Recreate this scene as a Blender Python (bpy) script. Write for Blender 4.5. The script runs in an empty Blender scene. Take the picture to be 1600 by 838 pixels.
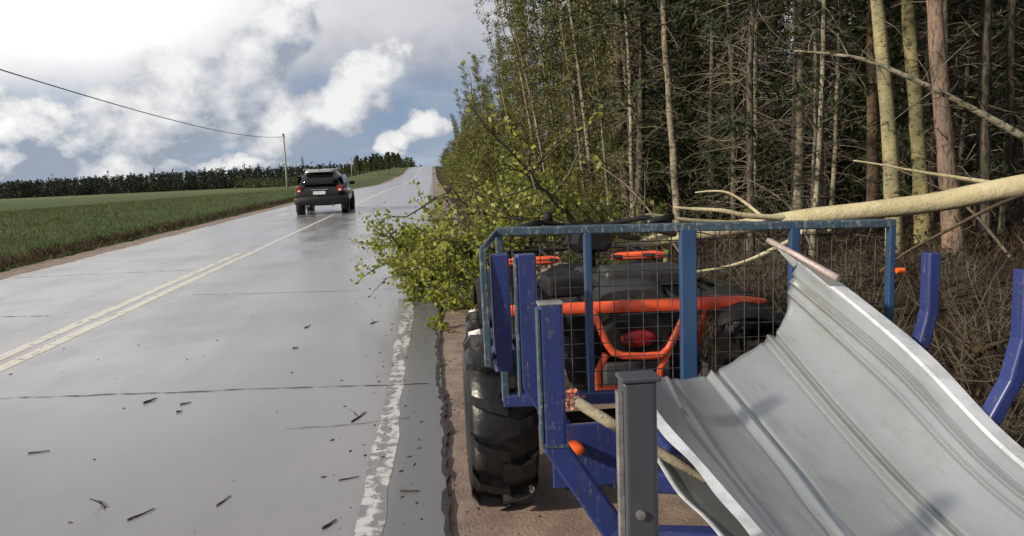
import bpy, math, random
import numpy as np
from mathutils import Matrix, Vector
R = math.radians
scene = bpy.context.scene
C = scene.collection

# ------------------------------------------------------------------ camera
cd = bpy.data.cameras.new('camera'); cam = bpy.data.objects.new('camera', cd); C.objects.link(cam)
cd.sensor_width = 36.0; cd.lens = 27.0; cd.clip_start = 0.05; cd.clip_end = 4000
cam.matrix_world = Matrix.Translation((0, 0, 1.5)) @ Matrix.Rotation(R(-5.55), 4, 'Z') @ Matrix.Rotation(R(90 - 7.59), 4, 'X') @ Matrix.Rotation(R(-2.29), 4, 'Z')
scene.camera = cam
scene.cycles.max_bounces = 5; scene.cycles.diffuse_bounces = 2; scene.cycles.glossy_bounces = 2; scene.cycles.transmission_bounces = 2; scene.cycles.transparent_max_bounces = 4
scene.view_settings.view_transform = 'Standard'; scene.view_settings.look = 'None'
scene.view_settings.exposure = 0.3; scene.view_settings.gamma = 1.0
SUN_EL, SUN_AZ = 27.0, -112.0            # azimuth from +Y, clockwise positive

# ------------------------------------------------------------------ node helper
class S:
    """A socket with arithmetic."""
    def __init__(s, t, o): s.t, s.o = t, o
    def m(s, op, b=None, c=None, clamp=False):
        n = s.t.nodes.new('ShaderNodeMath'); n.operation = op; n.use_clamp = clamp
        for i, v in enumerate((s, b, c)):
            if v is None: continue
            if isinstance(v, S): s.t.links.new(v.o, n.inputs[i])
            else: n.inputs[i].default_value = v
        return S(s.t, n.outputs[0])
    def __add__(s, b): return s.m('ADD', b)
    def __sub__(s, b): return s.m('SUBTRACT', b)
    def __mul__(s, b): return s.m('MULTIPLY', b)
    def __truediv__(s, b): return s.m('DIVIDE', b)
    def sat(s): return s.m('ADD', 0.0, clamp=True)
    def step(s, a, b):
        n = s.t.nodes.new('ShaderNodeMapRange'); n.interpolation_type = 'SMOOTHSTEP'
        s.t.links.new(s.o, n.inputs[0]); n.inputs[1].default_value = a; n.inputs[2].default_value = b
        return S(s.t, n.outputs[0])
def mixc(t, f, a, b):
    n = t.nodes.new('ShaderNodeMix'); n.data_type = 'RGBA'
    for i, v in ((0, f), (6, a), (7, b)):
        if isinstance(v, S): t.links.new(v.o, n.inputs[i])
        elif i == 0: n.inputs[0].default_value = v
        else: n.inputs[i].default_value = (*v, 1)
    return S(t, n.outputs[2])
def noise(t, vec, scale, detail=4, rough=.55, dist=0.0, kind='ShaderNodeTexNoise'):
    n = t.nodes.new(kind); n.inputs['Scale'].default_value = scale
    if kind == 'ShaderNodeTexNoise':
        n.inputs['Detail'].default_value = detail; n.inputs['Roughness'].default_value = rough; n.inputs['Distortion'].default_value = dist
    if vec is not None: t.links.new(vec.o, n.inputs['Vector'])
    return S(t, n.outputs[0])
def vmap(t, vec, sc=(1, 1, 1), loc=(0, 0, 0)):
    n = t.nodes.new('ShaderNodeMapping'); t.links.new(vec.o, n.inputs[0])
    n.inputs['Scale'].default_value = sc; n.inputs['Location'].default_value = loc
    return S(t, n.outputs[0])
def sep(t, vec):
    n = t.nodes.new('ShaderNodeSeparateXYZ'); t.links.new(vec.o, n.inputs[0])
    return [S(t, o) for o in n.outputs]

# ------------------------------------------------------------------ world: clear sky behind broken cloud
w = bpy.data.worlds.new('World'); scene.world = w; w.use_nodes = True
w.cycles.sampling_method = 'MANUAL'; w.cycles.sample_map_resolution = 256
t = w.node_tree; t.nodes.clear()
out = t.nodes.new('ShaderNodeOutputWorld'); bg = t.nodes.new('ShaderNodeBackground')
t.links.new(bg.outputs[0], out.inputs[0]); bg.inputs[1].default_value = 0.1
sky = t.nodes.new('ShaderNodeTexSky'); sky.sky_type = 'NISHITA'; sky.sun_disc = False
sky.sun_elevation = R(SUN_EL); sky.sun_rotation = R(SUN_AZ); sky.altitude = 100; sky.air_density = 1.0; sky.dust_density = 1.5
tc = t.nodes.new('ShaderNodeTexCoord'); dirv = S(t, tc.outputs['Generated'])
x, y, z = sep(t, dirv)
az = x.m('ARCTAN2', y); el = z.m('ARCSINE')
def blob(a, e, wa, we, rot=0.0, p=az, q=el):
    c_, s_ = math.cos(R(rot)), math.sin(R(rot))
    u = (p * (c_ / wa) + q * (s_ / wa)) - (a * c_ + e * s_) / wa
    v = (q * (c_ / we) - p * (s_ / we)) - (e * c_ - a * s_) / we
    return (u * u + v * v).m('MULTIPLY', -1.0).m('EXPONENT')
soft = noise(t, vmap(t, dirv, (1, 1, 2.2)), 3.2, 4, .55)          # broad soft structure
n1 = noise(t, vmap(t, dirv, (1, 1, 1.3)), 11.0, 6, .62, .4)       # billows
def warp(da=0.0, de=0.0, loc=(0, 0, 0)):
    b = noise(t, vmap(t, dirv, (1, 1, 1.2), loc), 26.0, 4, .6)
    a_ = noise(t, vmap(t, dirv, (1, 1, 1.2), loc), 9.0, 3, .5)
    return az + da + (a_ - .5) * .13 + (b - .5) * .055, el + de + (b - .5) * .060 + (a_ - .5) * -.05
# cumulus banks (azimuth, elevation, widths, tilt)
banks = [(-.34, .066, .14, .060, 30), (-.225, .120, .115, .056, 40), (-.160, .182, .046, .056, 20), (-.475, .040, .085, .056, 14), (-.57, .095, .06, .035, 0),
         (-.105, .090, .095, .028, 32), (-.185, .058, .070, .030, 25), (-.36, .012, .09, .020, 3), (-.24, .010, .06, .014, 0), (-.03, .05, .05, .022, 20), (.5, .12, .2, .05, 10), (-.85, .09, .16, .05, -10),
         (1.5, .1, .3, .06, -8), (-1.5, .12, .22, .06, 12), (2.6, .1, .35, .06, 5), (-2.3, .13, .28, .07, -6)]
def bank_sum(p, q):
    s = None
    for b in banks:
        v = blob(*b, p=p, q=q); s = v if s is None else s.m('MAXIMUM', v)
    return s
p, q = warp(); cu = bank_sum(p, q)
p2, q2 = warp(-.020, .022, (.014, .006, -.018)); cu2 = bank_sum(p2, q2)
bil = noise(t, vmap(t, dirv, (1, 1, 1.3), (3, 1, 2)), 22.0, 5, .6)
cum = (cu + (n1 - .5) * .28 + (bil - .5) * .22).step(.27, .47)
lit = ((cu - cu2) * .95 + .40 + (n1 - .5) * 1.9 + (bil - .5) * 1.8).sat()
deck = (el + (soft - .5) * .10 + (n1 - .5) * .05).step(.060, .135)
low = (el * -14.0).m('EXPONENT').sat()
cool = mixc(t, soft.step(.35, .65), (1.0, 1.85, 3.5), (1.9, 2.65, 4.0))
clear = mixc(t, .22, cool, S(t, sky.outputs[0]))
streak = noise(t, vmap(t, dirv, (1, 1, 7)), 5.0, 4, .6).step(.48, .72)
clear = mixc(t, streak * .4, clear, (4.6, 5.0, 5.7))
clear = mixc(t, low * .35, clear, (4.4, 5.0, 5.8))
dk = (el + (soft - .5) * .12).step(.08, .20)
deckc = mixc(t, (n1 * .5 + soft * .5).step(.36, .64), mixc(t, dk, (2.5, 2.75, 3.35), (3.6, 3.65, 4.0)), mixc(t, dk, (3.9, 4.2, 4.8), (5.0, 5.0, 5.3)))
# thinner cloud with the brighter western sky behind it
glow = blob(-.42, .21, .25, .095, 0) * (soft * .9 + .65)
deckc = mixc(t, glow.sat(), deckc, (11.5, 11.3, 10.8))
col = mixc(t, deck * .92, clear, deckc)
cumc = mixc(t, lit, (2.7, 3.05, 3.75), (7.4, 7.4, 7.3))
cumc = mixc(t, blob(-.50, .03, .12, .07) * lit, cumc, (10.0, 9.8, 9.3))
col = mixc(t, cum * (n1.step(.2, .5) * .22 + .74), col, cumc)
t.links.new(col.o, bg.inputs[0])

sd = bpy.data.lights.new('sun', 'SUN'); sun = bpy.data.objects.new('sun', sd); C.objects.link(sun)
sd.energy = 4.4; sd.angle = R(2.5); sd.color = (1, .90, .74)
sv = Vector((math.sin(R(SUN_AZ)) * math.cos(R(SUN_EL)), math.cos(R(SUN_AZ)) * math.cos(R(SUN_EL)), math.sin(R(SUN_EL))))
sun.rotation_euler = sv.to_track_quat('Z', 'Y').to_euler(); sun.location = sv * 30

# ------------------------------------------------------------------ materials
def newmat(name):
    m = bpy.data.materials.new(name); m.use_nodes = True; t = m.node_tree
    b = t.nodes['Principled BSDF']
    g = t.nodes.new('ShaderNodeTexCoord')
    return m, t, b, S(t, g.outputs['Object'])
def lk(t, v, b, name): t.links.new(v.o, b.inputs[name])
def bump(t, b, h, strength=.3, dist=.01):
    n = t.nodes.new('ShaderNodeBump'); n.inputs['Strength'].default_value = strength; n.inputs['Distance'].default_value = dist
    t.links.new(h.o, n.inputs['Height']); t.links.new(n.outputs[0], b.inputs['Normal'])
def simple(name, c1, c2=None, scale=6, rough=.6, metal=0, bs=0, bscale=None, rvar=0, stretch=(1, 1, 1), lo=.35, hi=.65, bd=.01, spec=.5, world=False):
    m, t, b, co = newmat(name)
    if world:
        g = t.nodes.new('ShaderNodeNewGeometry'); co = S(t, g.outputs['Position'])
    co = vmap(t, co, stretch)
    n = noise(t, co, scale, 6, .6)
    lk(t, mixc(t, n.step(lo, hi), c1, c2 or tuple(v * .7 for v in c1)), b, 'Base Color')
    b.inputs['Metallic'].default_value = metal; b.inputs['Specular IOR Level'].default_value = spec
    if rvar: lk(t, n * rvar + (rough - rvar / 2), b, 'Roughness')
    else: b.inputs['Roughness'].default_value = rough
    if bs: bump(t, b, noise(t, co, bscale or scale * 4, 5, .6), bs, bd)
    return m
def leafmat(name, cols, trans=.35, rough=.55):
    m, t, b, co = newmat(name)
    g = t.nodes.new('ShaderNodeNewGeometry'); rnd = S(t, g.outputs['Random Per Island'])
    oi = t.nodes.new('ShaderNodeObjectInfo'); orr = S(t, oi.outputs['Random'])
    cr = t.nodes.new('ShaderNodeValToRGB')
    e = cr.color_ramp.elements
    while len(e) < len(cols): e.new(.5)
    for i, c in enumerate(cols): e[i].position = i / (len(cols) - 1); e[i].color = (*c, 1)
    cl = noise(t, co, 1.1, 2)
    t.links.new((rnd * .55 + cl * .45 + (orr - .5) * .35).o, cr.inputs[0])
    c = S(t, cr.outputs[0])
    lk(t, c, b, 'Base Color'); b.inputs['Roughness'].default_value = rough; b.inputs['Specular IOR Level'].default_value = .3
    tr = t.nodes.new('ShaderNodeBsdfTranslucent'); t.links.new(c.o, tr.inputs[0])
    mx = t.nodes.new('ShaderNodeMixShader'); mx.inputs[0].default_value = trans
    t.links.new(b.outputs[0], mx.inputs[1]); t.links.new(tr.outputs[0], mx.inputs[2])
    t.links.new(mx.outputs[0], t.nodes['Material Output'].inputs[0])
    return m
M = {}
def road_mat():
    m, t, b, co = newmat('wet_asphalt')
    x, y, z = sep(t, co)
    n1 = noise(t, co, .55, 5, .6); n2 = noise(t, co, 90, 3, .6); n3 = noise(t, vmap(t, co, (1, .16, 1)), 2.0, 5, .65)
    wet = (n1 * .6 + n3 * .55).step(.42, .72)
    c = mixc(t, n2, (.185, .183, .189), (.290, .288, .295))
    n6 = noise(t, vmap(t, co, (1, .5, 1)), .9, 6, .7); c = mixc(t, n6.step(.45, .75) * .45, c, (.135, .132, .134))
    c = mixc(t, wet * .55, c, (.140, .140, .147))
    # wheel tracks polished a little darker, light worn middle
    tr = None
    for cx in (-1.1, -2.75, -4.55, -6.1):
        v = ((x - cx) / .33); v = (v * v).m('MULTIPLY', -1.).m('EXPONENT'); tr = v if tr is None else tr + v
    c = mixc(t, tr * .25, c, (.12, .12, .125))
    edge = (x + (n1 - .5) * .15).step(-.40, -.22)
    c = mixc(t, edge * .7, c, (.085, .087, .093))
    lk(t, c, b, 'Base Color')
    lk(t, (wet * -.08 + n2 * .08 + .45 + edge * .12).sat(), b, 'Roughness')
    b.inputs['Coat Weight'].default_value = .95; b.inputs['Coat IOR'].default_value = 1.36
    lk(t, (wet * -.20 + n3 * .14 + .28 + edge * .15).sat(), b, 'Coat Roughness')
    bump(t, b, n2, .25, .004)
    return m
M['road'] = road_mat()
def worn_line(name, col, cut):
    m, t, b, co = newmat(name)
    n = noise(t, co, 14, 6, .7); n2 = noise(t, vmap(t, co, (3, .5, 1)), 5, 3)
    k = (n * .7 + n2 * .4).step(cut, cut + .08)
    lk(t, mixc(t, k, col, (.17, .17, .173)), b, 'Base Color'); b.inputs['Roughness'].default_value = .4
    b.inputs['Coat Weight'].default_value = .3; b.inputs['Coat Roughness'].default_value = .3
    bump(t, b, n, .3, .004)
    return m
M['yellow_line'] = worn_line('worn_centre_paint', (.58, .54, .44), .57)
M['white_line'] = worn_line('worn_edge_paint', (.50, .50, .49), .50)
M['crack'] = simple('crack_dark', (.018, .018, .018), (.035, .033, .032), 20, .8)
M['sand'] = simple('damp_sand', (.255, .190, .152), (.165, .122, .097), 5, .75, bs=.6, bscale=60, bd=.012)
def ground_mat():
    m, t, b, co = newmat('ground')
    x, y, z = sep(t, co)
    n = noise(t, co, .35, 6, .6); n2 = noise(t, co, 7, 6, .65); n3 = noise(t, vmap(t, co, (.25, .6, 1)), .12, 4)
    n5 = noise(t, vmap(t, co, (1, 1, 1)), 1.6, 6, .7)
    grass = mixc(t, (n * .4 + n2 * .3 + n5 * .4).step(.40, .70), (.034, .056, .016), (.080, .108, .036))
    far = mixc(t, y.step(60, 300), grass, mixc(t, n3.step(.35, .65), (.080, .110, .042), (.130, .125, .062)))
    brown = mixc(t, n2.step(.3, .7), (.016, .012, .009), (.045, .032, .021))
    verge = mixc(t, n2, (.085, .060, .042), (.040, .032, .018))
    left = (x + (n2 - .5) * 1.2).step(-8.6, -7.9)
    c = mixc(t, left, far, verge)
    right = (x + (n2 - .5) * .8).step(-1.0, .5)
    c = mixc(t, right, c, brown)
    lk(t, c, b, 'Base Color'); b.inputs['Roughness'].default_value = .9; b.inputs['Specular IOR Level'].default_value = .15
    bump(t, b, n2, .8, .06)
    return m
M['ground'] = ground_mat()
def paint(name, c1, c2, c3, wear, rough=.38):
    m, t, b, co = newmat(name)
    n = noise(t, co, 5, 6, .65); n2 = noise(t, co, 60, 6, .75); n3 = noise(t, vmap(t, co, (40, 40, 3)), 2.5, 5, .7)
    c = mixc(t, n.step(.3, .7), c1, c2); c = mixc(t, n3.step(.45, .7) * .45, c, (.045, .04, .04))
    k = (n2 * .6 + n3 * .5).step(wear, wear + .12)
    lk(t, mixc(t, k, c, c3), b, 'Base Color'); lk(t, k * .35 + rough, b, 'Roughness')
    b.inputs['Coat Weight'].default_value = .15; b.inputs['Coat Roughness'].default_value = .3
    bump(t, b, n2, .12, .004)
    return m
M['blue'] = paint('worn_blue_paint', (.018, .034, .160), (.014, .024, .115), (.12, .12, .14), .60, .45)
M['blue_side'] = paint('scraped_and_lit_blue_paint', (.034, .066, .095), (.022, .044, .070), (.17, .18, .18), .55, .45)  # worn headboard paint; also paints the sunlit left faces of the stakes
M['blue_post'] = paint('bright_blue_paint', (.020, .068, .175), (.018, .050, .115), (.05, .06, .07), .58)
M['stake_grey'] = paint('muddy_grey_paint', (.050, .054, .066), (.038, .042, .056), (.028, .045, .14), .66, .5)
M['steel_worn'] = simple('bare_worn_steel', (.30, .29, .28), (.16, .15, .15), 20, .5, .5, bs=.2)
M['wire'] = simple('dull_wire', (.07, .075, .08), (.035, .035, .04), 30, .5, .6)
def galv():
    m, t, b, co = newmat('galvanised_sheet')
    n = noise(t, co, 3.0, 6, .6); n2 = noise(t, vmap(t, co, (9, 1.2, 4)), 2.2, 6, .65); v = noise(t, co, 70, kind='ShaderNodeTexVoronoi'); n4 = noise(t, co, 38, 5, .7)
    c = mixc(t, n.step(.3, .7), (.50, .525, .53), (.40, .425, .425))
    c = mixc(t, n2.step(.50, .70) * .35, c, (.25, .24, .205))
    c = mixc(t, n4.step(.66, .74) * .8, c, (.10, .095, .085))
    c = mixc(t, v * .15, c, (.50, .51, .52))
    lk(t, c, b, 'Base Color'); b.inputs['Metallic'].default_value = .8
    lk(t, n * .15 + n2 * .2 + .22, b, 'Roughness')
    bump(t, b, n * .7 + n2 * .6 + n4 * .1, .35, .012)
    return m
M['galv'] = galv()
M['white_edge'] = simple('pale_folded_edge', (.66, .69, .72), (.50, .52, .54), 12, .45, .4, bs=.3, bscale=30)
M['pink_edge'] = simple('pinkish_hem', (.50, .42, .39), (.34, .28, .26), 14, .5, .2, bs=.3, bscale=40)
M['rubber'] = simple('wet_rubber', (.005, .005, .006), (.010, .009, .008), 9, .32, rvar=.2, bs=.25, bscale=40)
M['black_plastic'] = simple('black_plastic', (.008, .008, .009), (.016, .015, .014), 8, .6, spec=.18, bs=.1, bscale=50)
M['grey_plastic'] = simple('grey_plastic', (.060, .063, .067), (.035, .036, .038), 8, .5, bs=.1, bscale=50)
M['orange'] = simple('orange_coated_steel', (.82, .125, .045), (.62, .080, .030), 9, .36, bs=.08, bscale=60)
M['vinyl'] = simple('black_vinyl', (.016, .016, .017), (.028, .027, .027), 12, .5, bs=.15, bscale=80)
M['red_lens'] = simple('red_lens', (.26, .010, .014), (.18, .008, .010), 6, .25)
M['orange_lens'] = simple('orange_lens', (.85, .14, .01), (.6, .09, .01), 8, .3)
M['chrome'] = simple('dull_chrome', (.55, .55, .56), (.4, .4, .4), 8, .25, 1)
M['car'] = simple('black_car_paint', (.012, .012, .014), (.018, .017, .017), 3, .16, bs=0)
M['car_grey'] = simple('dark_bumper', (.016, .016, .018), (.012, .012, .013), 6, .5)
M['glass'] = simple('dark_car_glass', (.006, .006, .007), (.010, .010, .011), 3, .06)
M['silver'] = simple('silver_trim_and_roof_sheen', (.55, .55, .53), (.42, .42, .40), 6, .3, .7)  # roof rails, and the sky reflection painted on the car roof
M['plate'] = simple('plate_white', (.70, .71, .72), (.60, .60, .60), 8, .4)
M['tail'] = simple('tail_lens', (.28, .012, .012), (.20, .010, .010), 6, .15)
def barkmat(name, c1, c2, c3, sx=10, sz=2.5, lo=.56, hi=.66, scar=.6):
    m, t, b, co = newmat(name)
    oi = t.nodes.new('ShaderNodeObjectInfo'); rv = S(t, oi.outputs['Random'])
    n = noise(t, vmap(t, co, (1, 1, .45)), 3.2, 6, .65); n2 = noise(t, vmap(t, co, (sx, sx, sz)), 1.6, 6, .7); n3 = noise(t, vmap(t, co, (5, 5, 16)), 1.5, 4, .6); n4 = noise(t, co, 45, 4, .7)
    c = mixc(t, n.step(.38, .60), c1, c2); c = mixc(t, n2.step(lo, hi), c, c3); c = mixc(t, n3.step(.60, .68) * scar, c, c3)
    c = mixc(t, n4.step(.35, .75) * .35, c, tuple(v * .45 for v in c1)); c = mixc(t, rv * .35, c, tuple(v * .5 for v in c2))
    lk(t, c, b, 'Base Color'); b.inputs['Roughness'].default_value = .9; b.inputs['Specular IOR Level'].default_value = .12
    bump(t, b, n2 * -1.0 + n4 * -.3, .8, .03)
    return m
M['bark_pale'] = barkmat('peeled_aspen_bark', (.66, .59, .39), (.54, .47, .28), (.25, .20, .11), 6, 6, .60, .72, .30)
M['bark_yellow'] = barkmat('yellow_aspen_bark', (.43, .37, .19), (.245, .225, .14), (.060, .048, .030), 4, 10, .55, .62)
M['bark_olive'] = barkmat('olive_aspen_bark', (.30, .265, .12), (.165, .155, .085), (.05, .042, .026), 4, 8, .52, .60)
M['bark_pink'] = barkmat('pink_pine_bark', (.33, .225, .165), (.21, .16, .125), (.085, .058, .045), 12, 3.5, .48, .60)
M['bark_grey'] = barkmat('grey_conifer_bark', (.165, .142, .108), (.080, .069, .052), (.030, .025, .020), 10, 3, .47, .58)
M['bark_birch'] = barkmat('birch_bark', (.37, .335, .245), (.19, .165, .115), (.035, .028, .022), 5, 9, .50, .60)
M['bark_brown'] = barkmat('brown_bark', (.16, .12, .075), (.10, .075, .05), (.05, .036, .026), 9, 4)
M['twig_grey'] = simple('dead_twig', (.145, .124, .086), (.052, .044, .030), 5, .9)
M['twig_dark'] = simple('dark_wet_twig', (.030, .023, .018), (.055, .042, .030), 9, .7)
M['branch_dark'] = simple('green_brown_branch', (.050, .042, .028), (.085, .075, .048), 5, .8)
M['needles'] = leafmat('conifer_needles', [(.014, .022, .009), (.030, .042, .014), (.056, .070, .020)], .2, .7)
M['leaf_edge'] = leafmat('young_birch_leaves', [(.046, .045, .013), (.098, .094, .024), (.155, .146, .040), (.26, .24, .09)], .35)
M['leaf_green'] = leafmat('young_green_leaves', [(.055, .072, .016), (.105, .130, .026), (.16, .185, .042), (.23, .24, .075)], .35)
M['leaf_fallen'] = leafmat('fallen_crown_leaves', [(.085, .10, .018), (.19, .215, .036), (.30, .325, .060), (.42, .43, .16)], .45, .45)
M['leaf_far'] = leafmat('far_wood', [(.020, .028, .019), (.030, .039, .025), (.040, .050, .032)], .2, .9)  # bluish green: distance haze put into the leaf colour
M['leaf_hill'] = leafmat('hill_tree_leaves', [(.045, .058, .024), (.075, .092, .036), (.105, .118, .046)], .35, .9)
M['grass'] = leafmat('verge_grass', [(.042, .064, .018), (.072, .102, .030), (.098, .128, .042), (.14, .14, .06)], .3, .8)
M['dry'] = leafmat('dry_stalks', [(.022, .015, .010), (.045, .031, .019), (.082, .058, .034), (.16, .12, .07)], .2, .9)
M['heath'] = leafmat('brown_heath', [(.012, .009, .007), (.024, .016, .011), (.040, .027, .017), (.060, .050, .026)], .2, .9)
M['pole'] = simple('weathered_pole', (.36, .36, .34), (.27, .27, .25), 3, .9, stretch=(6, 6, .5))
M['cable'] = simple('cable', (.03, .03, .035), None, 3, .6)
M['red_wood'] = simple('torn_red_wood', (.48, .10, .05), (.55, .28, .18), 40, .7, bs=.5)

# ------------------------------------------------------------------ mesh helpers
class MB:
    def __init__(s): s.v = []; s.f = []
    def add(s, vs, fs):
        o = len(s.v); s.v.extend(vs); s.f.extend([tuple(i + o for i in f) for f in fs]); return s
    def box(s, c, d, rot=None):
        hx, hy, hz = (k / 2 for k in d); b = min(hx, hy, hz) * .12
        vs = []
        for sx in (-1, 1):
            for sy in (-1, 1):
                for sz in (-1, 1): vs.append(Vector((sx * hx, sy * hy, sz * hz)))
        if rot is not None: vs = [rot @ v for v in vs]
        vs = [tuple(v + Vector(c)) for v in vs]
        return s.add(vs, [(0, 1, 3, 2), (4, 6, 7, 5), (0, 4, 5, 1), (2, 3, 7, 6), (0, 2, 6, 4), (1, 5, 7, 3)])
    def tube(s, pts, rad, n=6, cap=True):
        pts = [Vector(p) for p in pts]; m = len(pts)
        if not hasattr(rad, '__len__'): rad = [rad] * m
        o = len(s.v); nrm = None
        for i, p in enumerate(pts):
            tn = (pts[min(i + 1, m - 1)] - pts[max(i - 1, 0)])
            if tn.length < 1e-9: tn = Vector((0, 0, 1))
            tn.normalize()
            if nrm is None:
                a = Vector((0, 0, 1)) if abs(tn.z) < .9 else Vector((1, 0, 0)); nrm = tn.cross(a).normalized()
            else:
                nrm = (nrm - tn * nrm.dot(tn))
                nrm = nrm.normalized() if nrm.length > 1e-6 else tn.orthogonal().normalized()
            bn = tn.cross(nrm)
            for k in range(n):
                a = 2 * math.pi * k / n
                s.v.append(tuple(p + (nrm * math.cos(a) + bn * math.sin(a)) * rad[i]))
        for i in range(m - 1):
            for k in range(n):
                s.f.append((o + i * n + k, o + i * n + (k + 1) % n, o + (i + 1) * n + (k + 1) % n, o + (i + 1) * n + k))
        if cap:
            s.f.append(tuple(o + k for k in reversed(range(n)))); s.f.append(tuple(o + (m - 1) * n + k for k in range(n)))
        return s
    def loft(s, rings, cap=True):
        o = len(s.v); n = len(rings[0])
        for r in rings: s.v.extend([tuple(p) for p in r])
        for i in range(len(rings) - 1):
            for k in range(n):
                s.f.append((o + i * n + k, o + i * n + (k + 1) % n, o + (i + 1) * n + (k + 1) % n, o + (i + 1) * n + k))
        if cap:
            s.f.append(tuple(o + k for k in reversed(range(n)))); s.f.append(tuple(o + (len(rings) - 1) * n + k for k in range(n)))
        return s
    def lathe(s, prof, n=32, axis='X', c=(0, 0, 0)):      # prof: (radius, offset along axis); closed profile loop
        rings = []
        for k in range(n):
            a = 2 * math.pi * k / n
            rings.append([(c[0] + o, c[1] + r * math.cos(a), c[2] + r * math.sin(a)) for r, o in prof])
        o0 = len(s.v); m = len(prof)
        for r in rings: s.v.extend(r)
        for k in range(n):
            for j in range(m):
                s.f.append((o0 + k * m + j, o0 + k * m + (j + 1) % m, o0 + ((k + 1) % n) * m + (j + 1) % m, o0 + ((k + 1) % n) * m + j))
        return s
    def rectbar(s, pts, side, w, h):
        """rectangular section swept along pts; side = unit vector across (width w), h the other way"""
        pts = [Vector(p) for p in pts]; side = Vector(side).normalized(); rings = []
        for i, p in enumerate(pts):
            tn = (pts[min(i + 1, len(pts) - 1)] - pts[max(i - 1, 0)]).normalized()
            up = tn.cross(side).normalized()
            k = 1.0
            if 0 < i < len(pts) - 1:
                k = 1 / max(.5, up.dot((pts[i + 1] - p).normalized().cross(side).normalized()))
            bw, bh = w / 2, h / 2 * k; b = .12 * min(w, h)
            rings.append([p + side * a + up * c for a, c in ((-bw + b, -bh), (bw - b, -bh), (bw, -bh + b), (bw, bh - b), (bw - b, bh), (-bw + b, bh), (-bw, bh - b), (-bw, -bh + b))])
        return s.loft(rings)
    def strip(s, rows):        # grid of points
        o = len(s.v); n = len(rows[0])
        for r in rows: s.v.extend([tuple(p) for p in r])
        for i in range(len(rows) - 1):
            for k in range(n - 1):
                s.f.append((o + i * n + k, o + i * n + k + 1, o + (i + 1) * n + k + 1, o + (i + 1) * n + k))
        return s
    def data(s, name, mat, smooth=False, off=(0, 0, 0)):
        me = bpy.data.meshes.new(name)
        v = np.asarray(s.v, dtype=float).reshape(-1, 3) - np.asarray(off)
        me.from_pydata(v.tolist(), [], s.f); me.update()
        if mat: me.materials.append(M[mat])
        if smooth: me.polygons.foreach_set('use_smooth', [True] * len(me.polygons))
        return me
    def build(s, name, mat, parent=None, smooth=False, off=(0, 0, 0), kind=None, label=None):
        o = bpy.data.objects.new(name, s.data(name, mat, smooth, off)); C.objects.link(o)
        if parent: o.parent = parent
        if kind: o['kind'] = kind
        if label: o['label'] = label
        return o
def link(name, me, parent=None, loc=(0, 0, 0), rot=(0, 0, 0), kind=None):
    o = bpy.data.objects.new(name, me); C.objects.link(o); o.location = loc; o.rotation_euler = rot
    if parent: o.parent = parent
    if kind: o['kind'] = kind
    return o
def tag(o, label, cat, group=None):
    o['label'] = label; o['category'] = cat
    if group: o['group'] = group
    return o
def thing(name, label, cat, loc=(0, 0, 0), rz=0, group=None):
    o = bpy.data.objects.new(name, None); C.objects.link(o); o.location = loc; o.rotation_euler = (0, 0, rz)
    return tag(o, label, cat, group)
def auto(o, ang=35):
    me = o.data; me.polygons.foreach_set('use_smooth', [True] * len(me.polygons))
    try: me.set_sharp_from_angle(angle=R(ang))
    except Exception: pass
    return o
def bevel(o, wd=.006, seg=2):
    m = o.modifiers.new('bevel', 'BEVEL'); m.width = wd; m.segments = seg; m.limit_method = 'ANGLE'; return o
def subsurf(o, n=2):
    m = o.modifiers.new('subsurf', 'SUBSURF'); m.levels = n; m.render_levels = n; return o
def solid(o, th, off=-1):
    m = o.modifiers.new('solid', 'SOLIDIFY'); m.thickness = th; m.offset = off; return o

# ------------------------------------------------------------------ terrain
def sm(a, b, v):
    u = min(1, max(0, (v - a) / (b - a))); return u * u * (3 - 2 * u)
def zroad(y):
    return -.35 * sm(55, 110, y) + .5 * sm(110, 180, y) + 2.15 * sm(170, 262, y) - 6 * sm(262, 420, y)
def hsh(x, y): return math.sin(x * 1.7 + y * .63) * .5 + math.sin(x * .61 - y * 1.13 + 2) * .5
def zground(x, y):
    zr = zroad(y) - .03
    if x < -3:
        fieldz = -.0102 * max(0, min(y, 480)) - .004 * max(0, -x - 30) * sm(60, 250, y) + .15 * hsh(x * .06, y * .05)
        k = sm(7.6, 45, -x) * sm(5, 60, y)
        z = zr * (1 - k) + fieldz * k
        z += -.10 * sm(7.4, 8.4, -x) * (1 - sm(9.5, 13, -x)) + .22 * sm(9, 13, -x) * (1 - k)
        return z
    k = sm(1.75, 3.2, x)
    return zr - .38 * k + .25 * sm(4.5, 8, x) + .07 * hsh(x * 1.3, y * 1.1) * k + .8 * sm(9, 40, x)
xs = sorted(set([-900, -600, -400, -300, -220, -160, -120, -90, -70, -55, -44, -36, -30, -25, -21, -18, -15.5, -13.5, -12, -11, -10, -9.2, -8.6, -8.1, -7.6, -7.2, -6.6, -5, -3.5, -2, -.6, .3, 1.0, 1.7] +
             [round(2 + .35 * i, 2) for i in range(24)] + [11, 12, 13.5, 15, 17, 20, 24, 29, 36, 45, 60, 90, 150, 300, 600, 900]))
ys = sorted(set([-120, -60, -30, -15, -8, -4] + [round(-2 + .5 * i, 2) for i in range(50)] + [24 + 2 * i for i in range(40)] + [106 + 8 * i for i in range(45)] + [490, 540, 600, 700, 900, 1400, 2200]))
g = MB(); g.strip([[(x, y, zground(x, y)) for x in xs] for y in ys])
gr = g.build('ground', 'ground', smooth=True, kind='structure')

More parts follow.
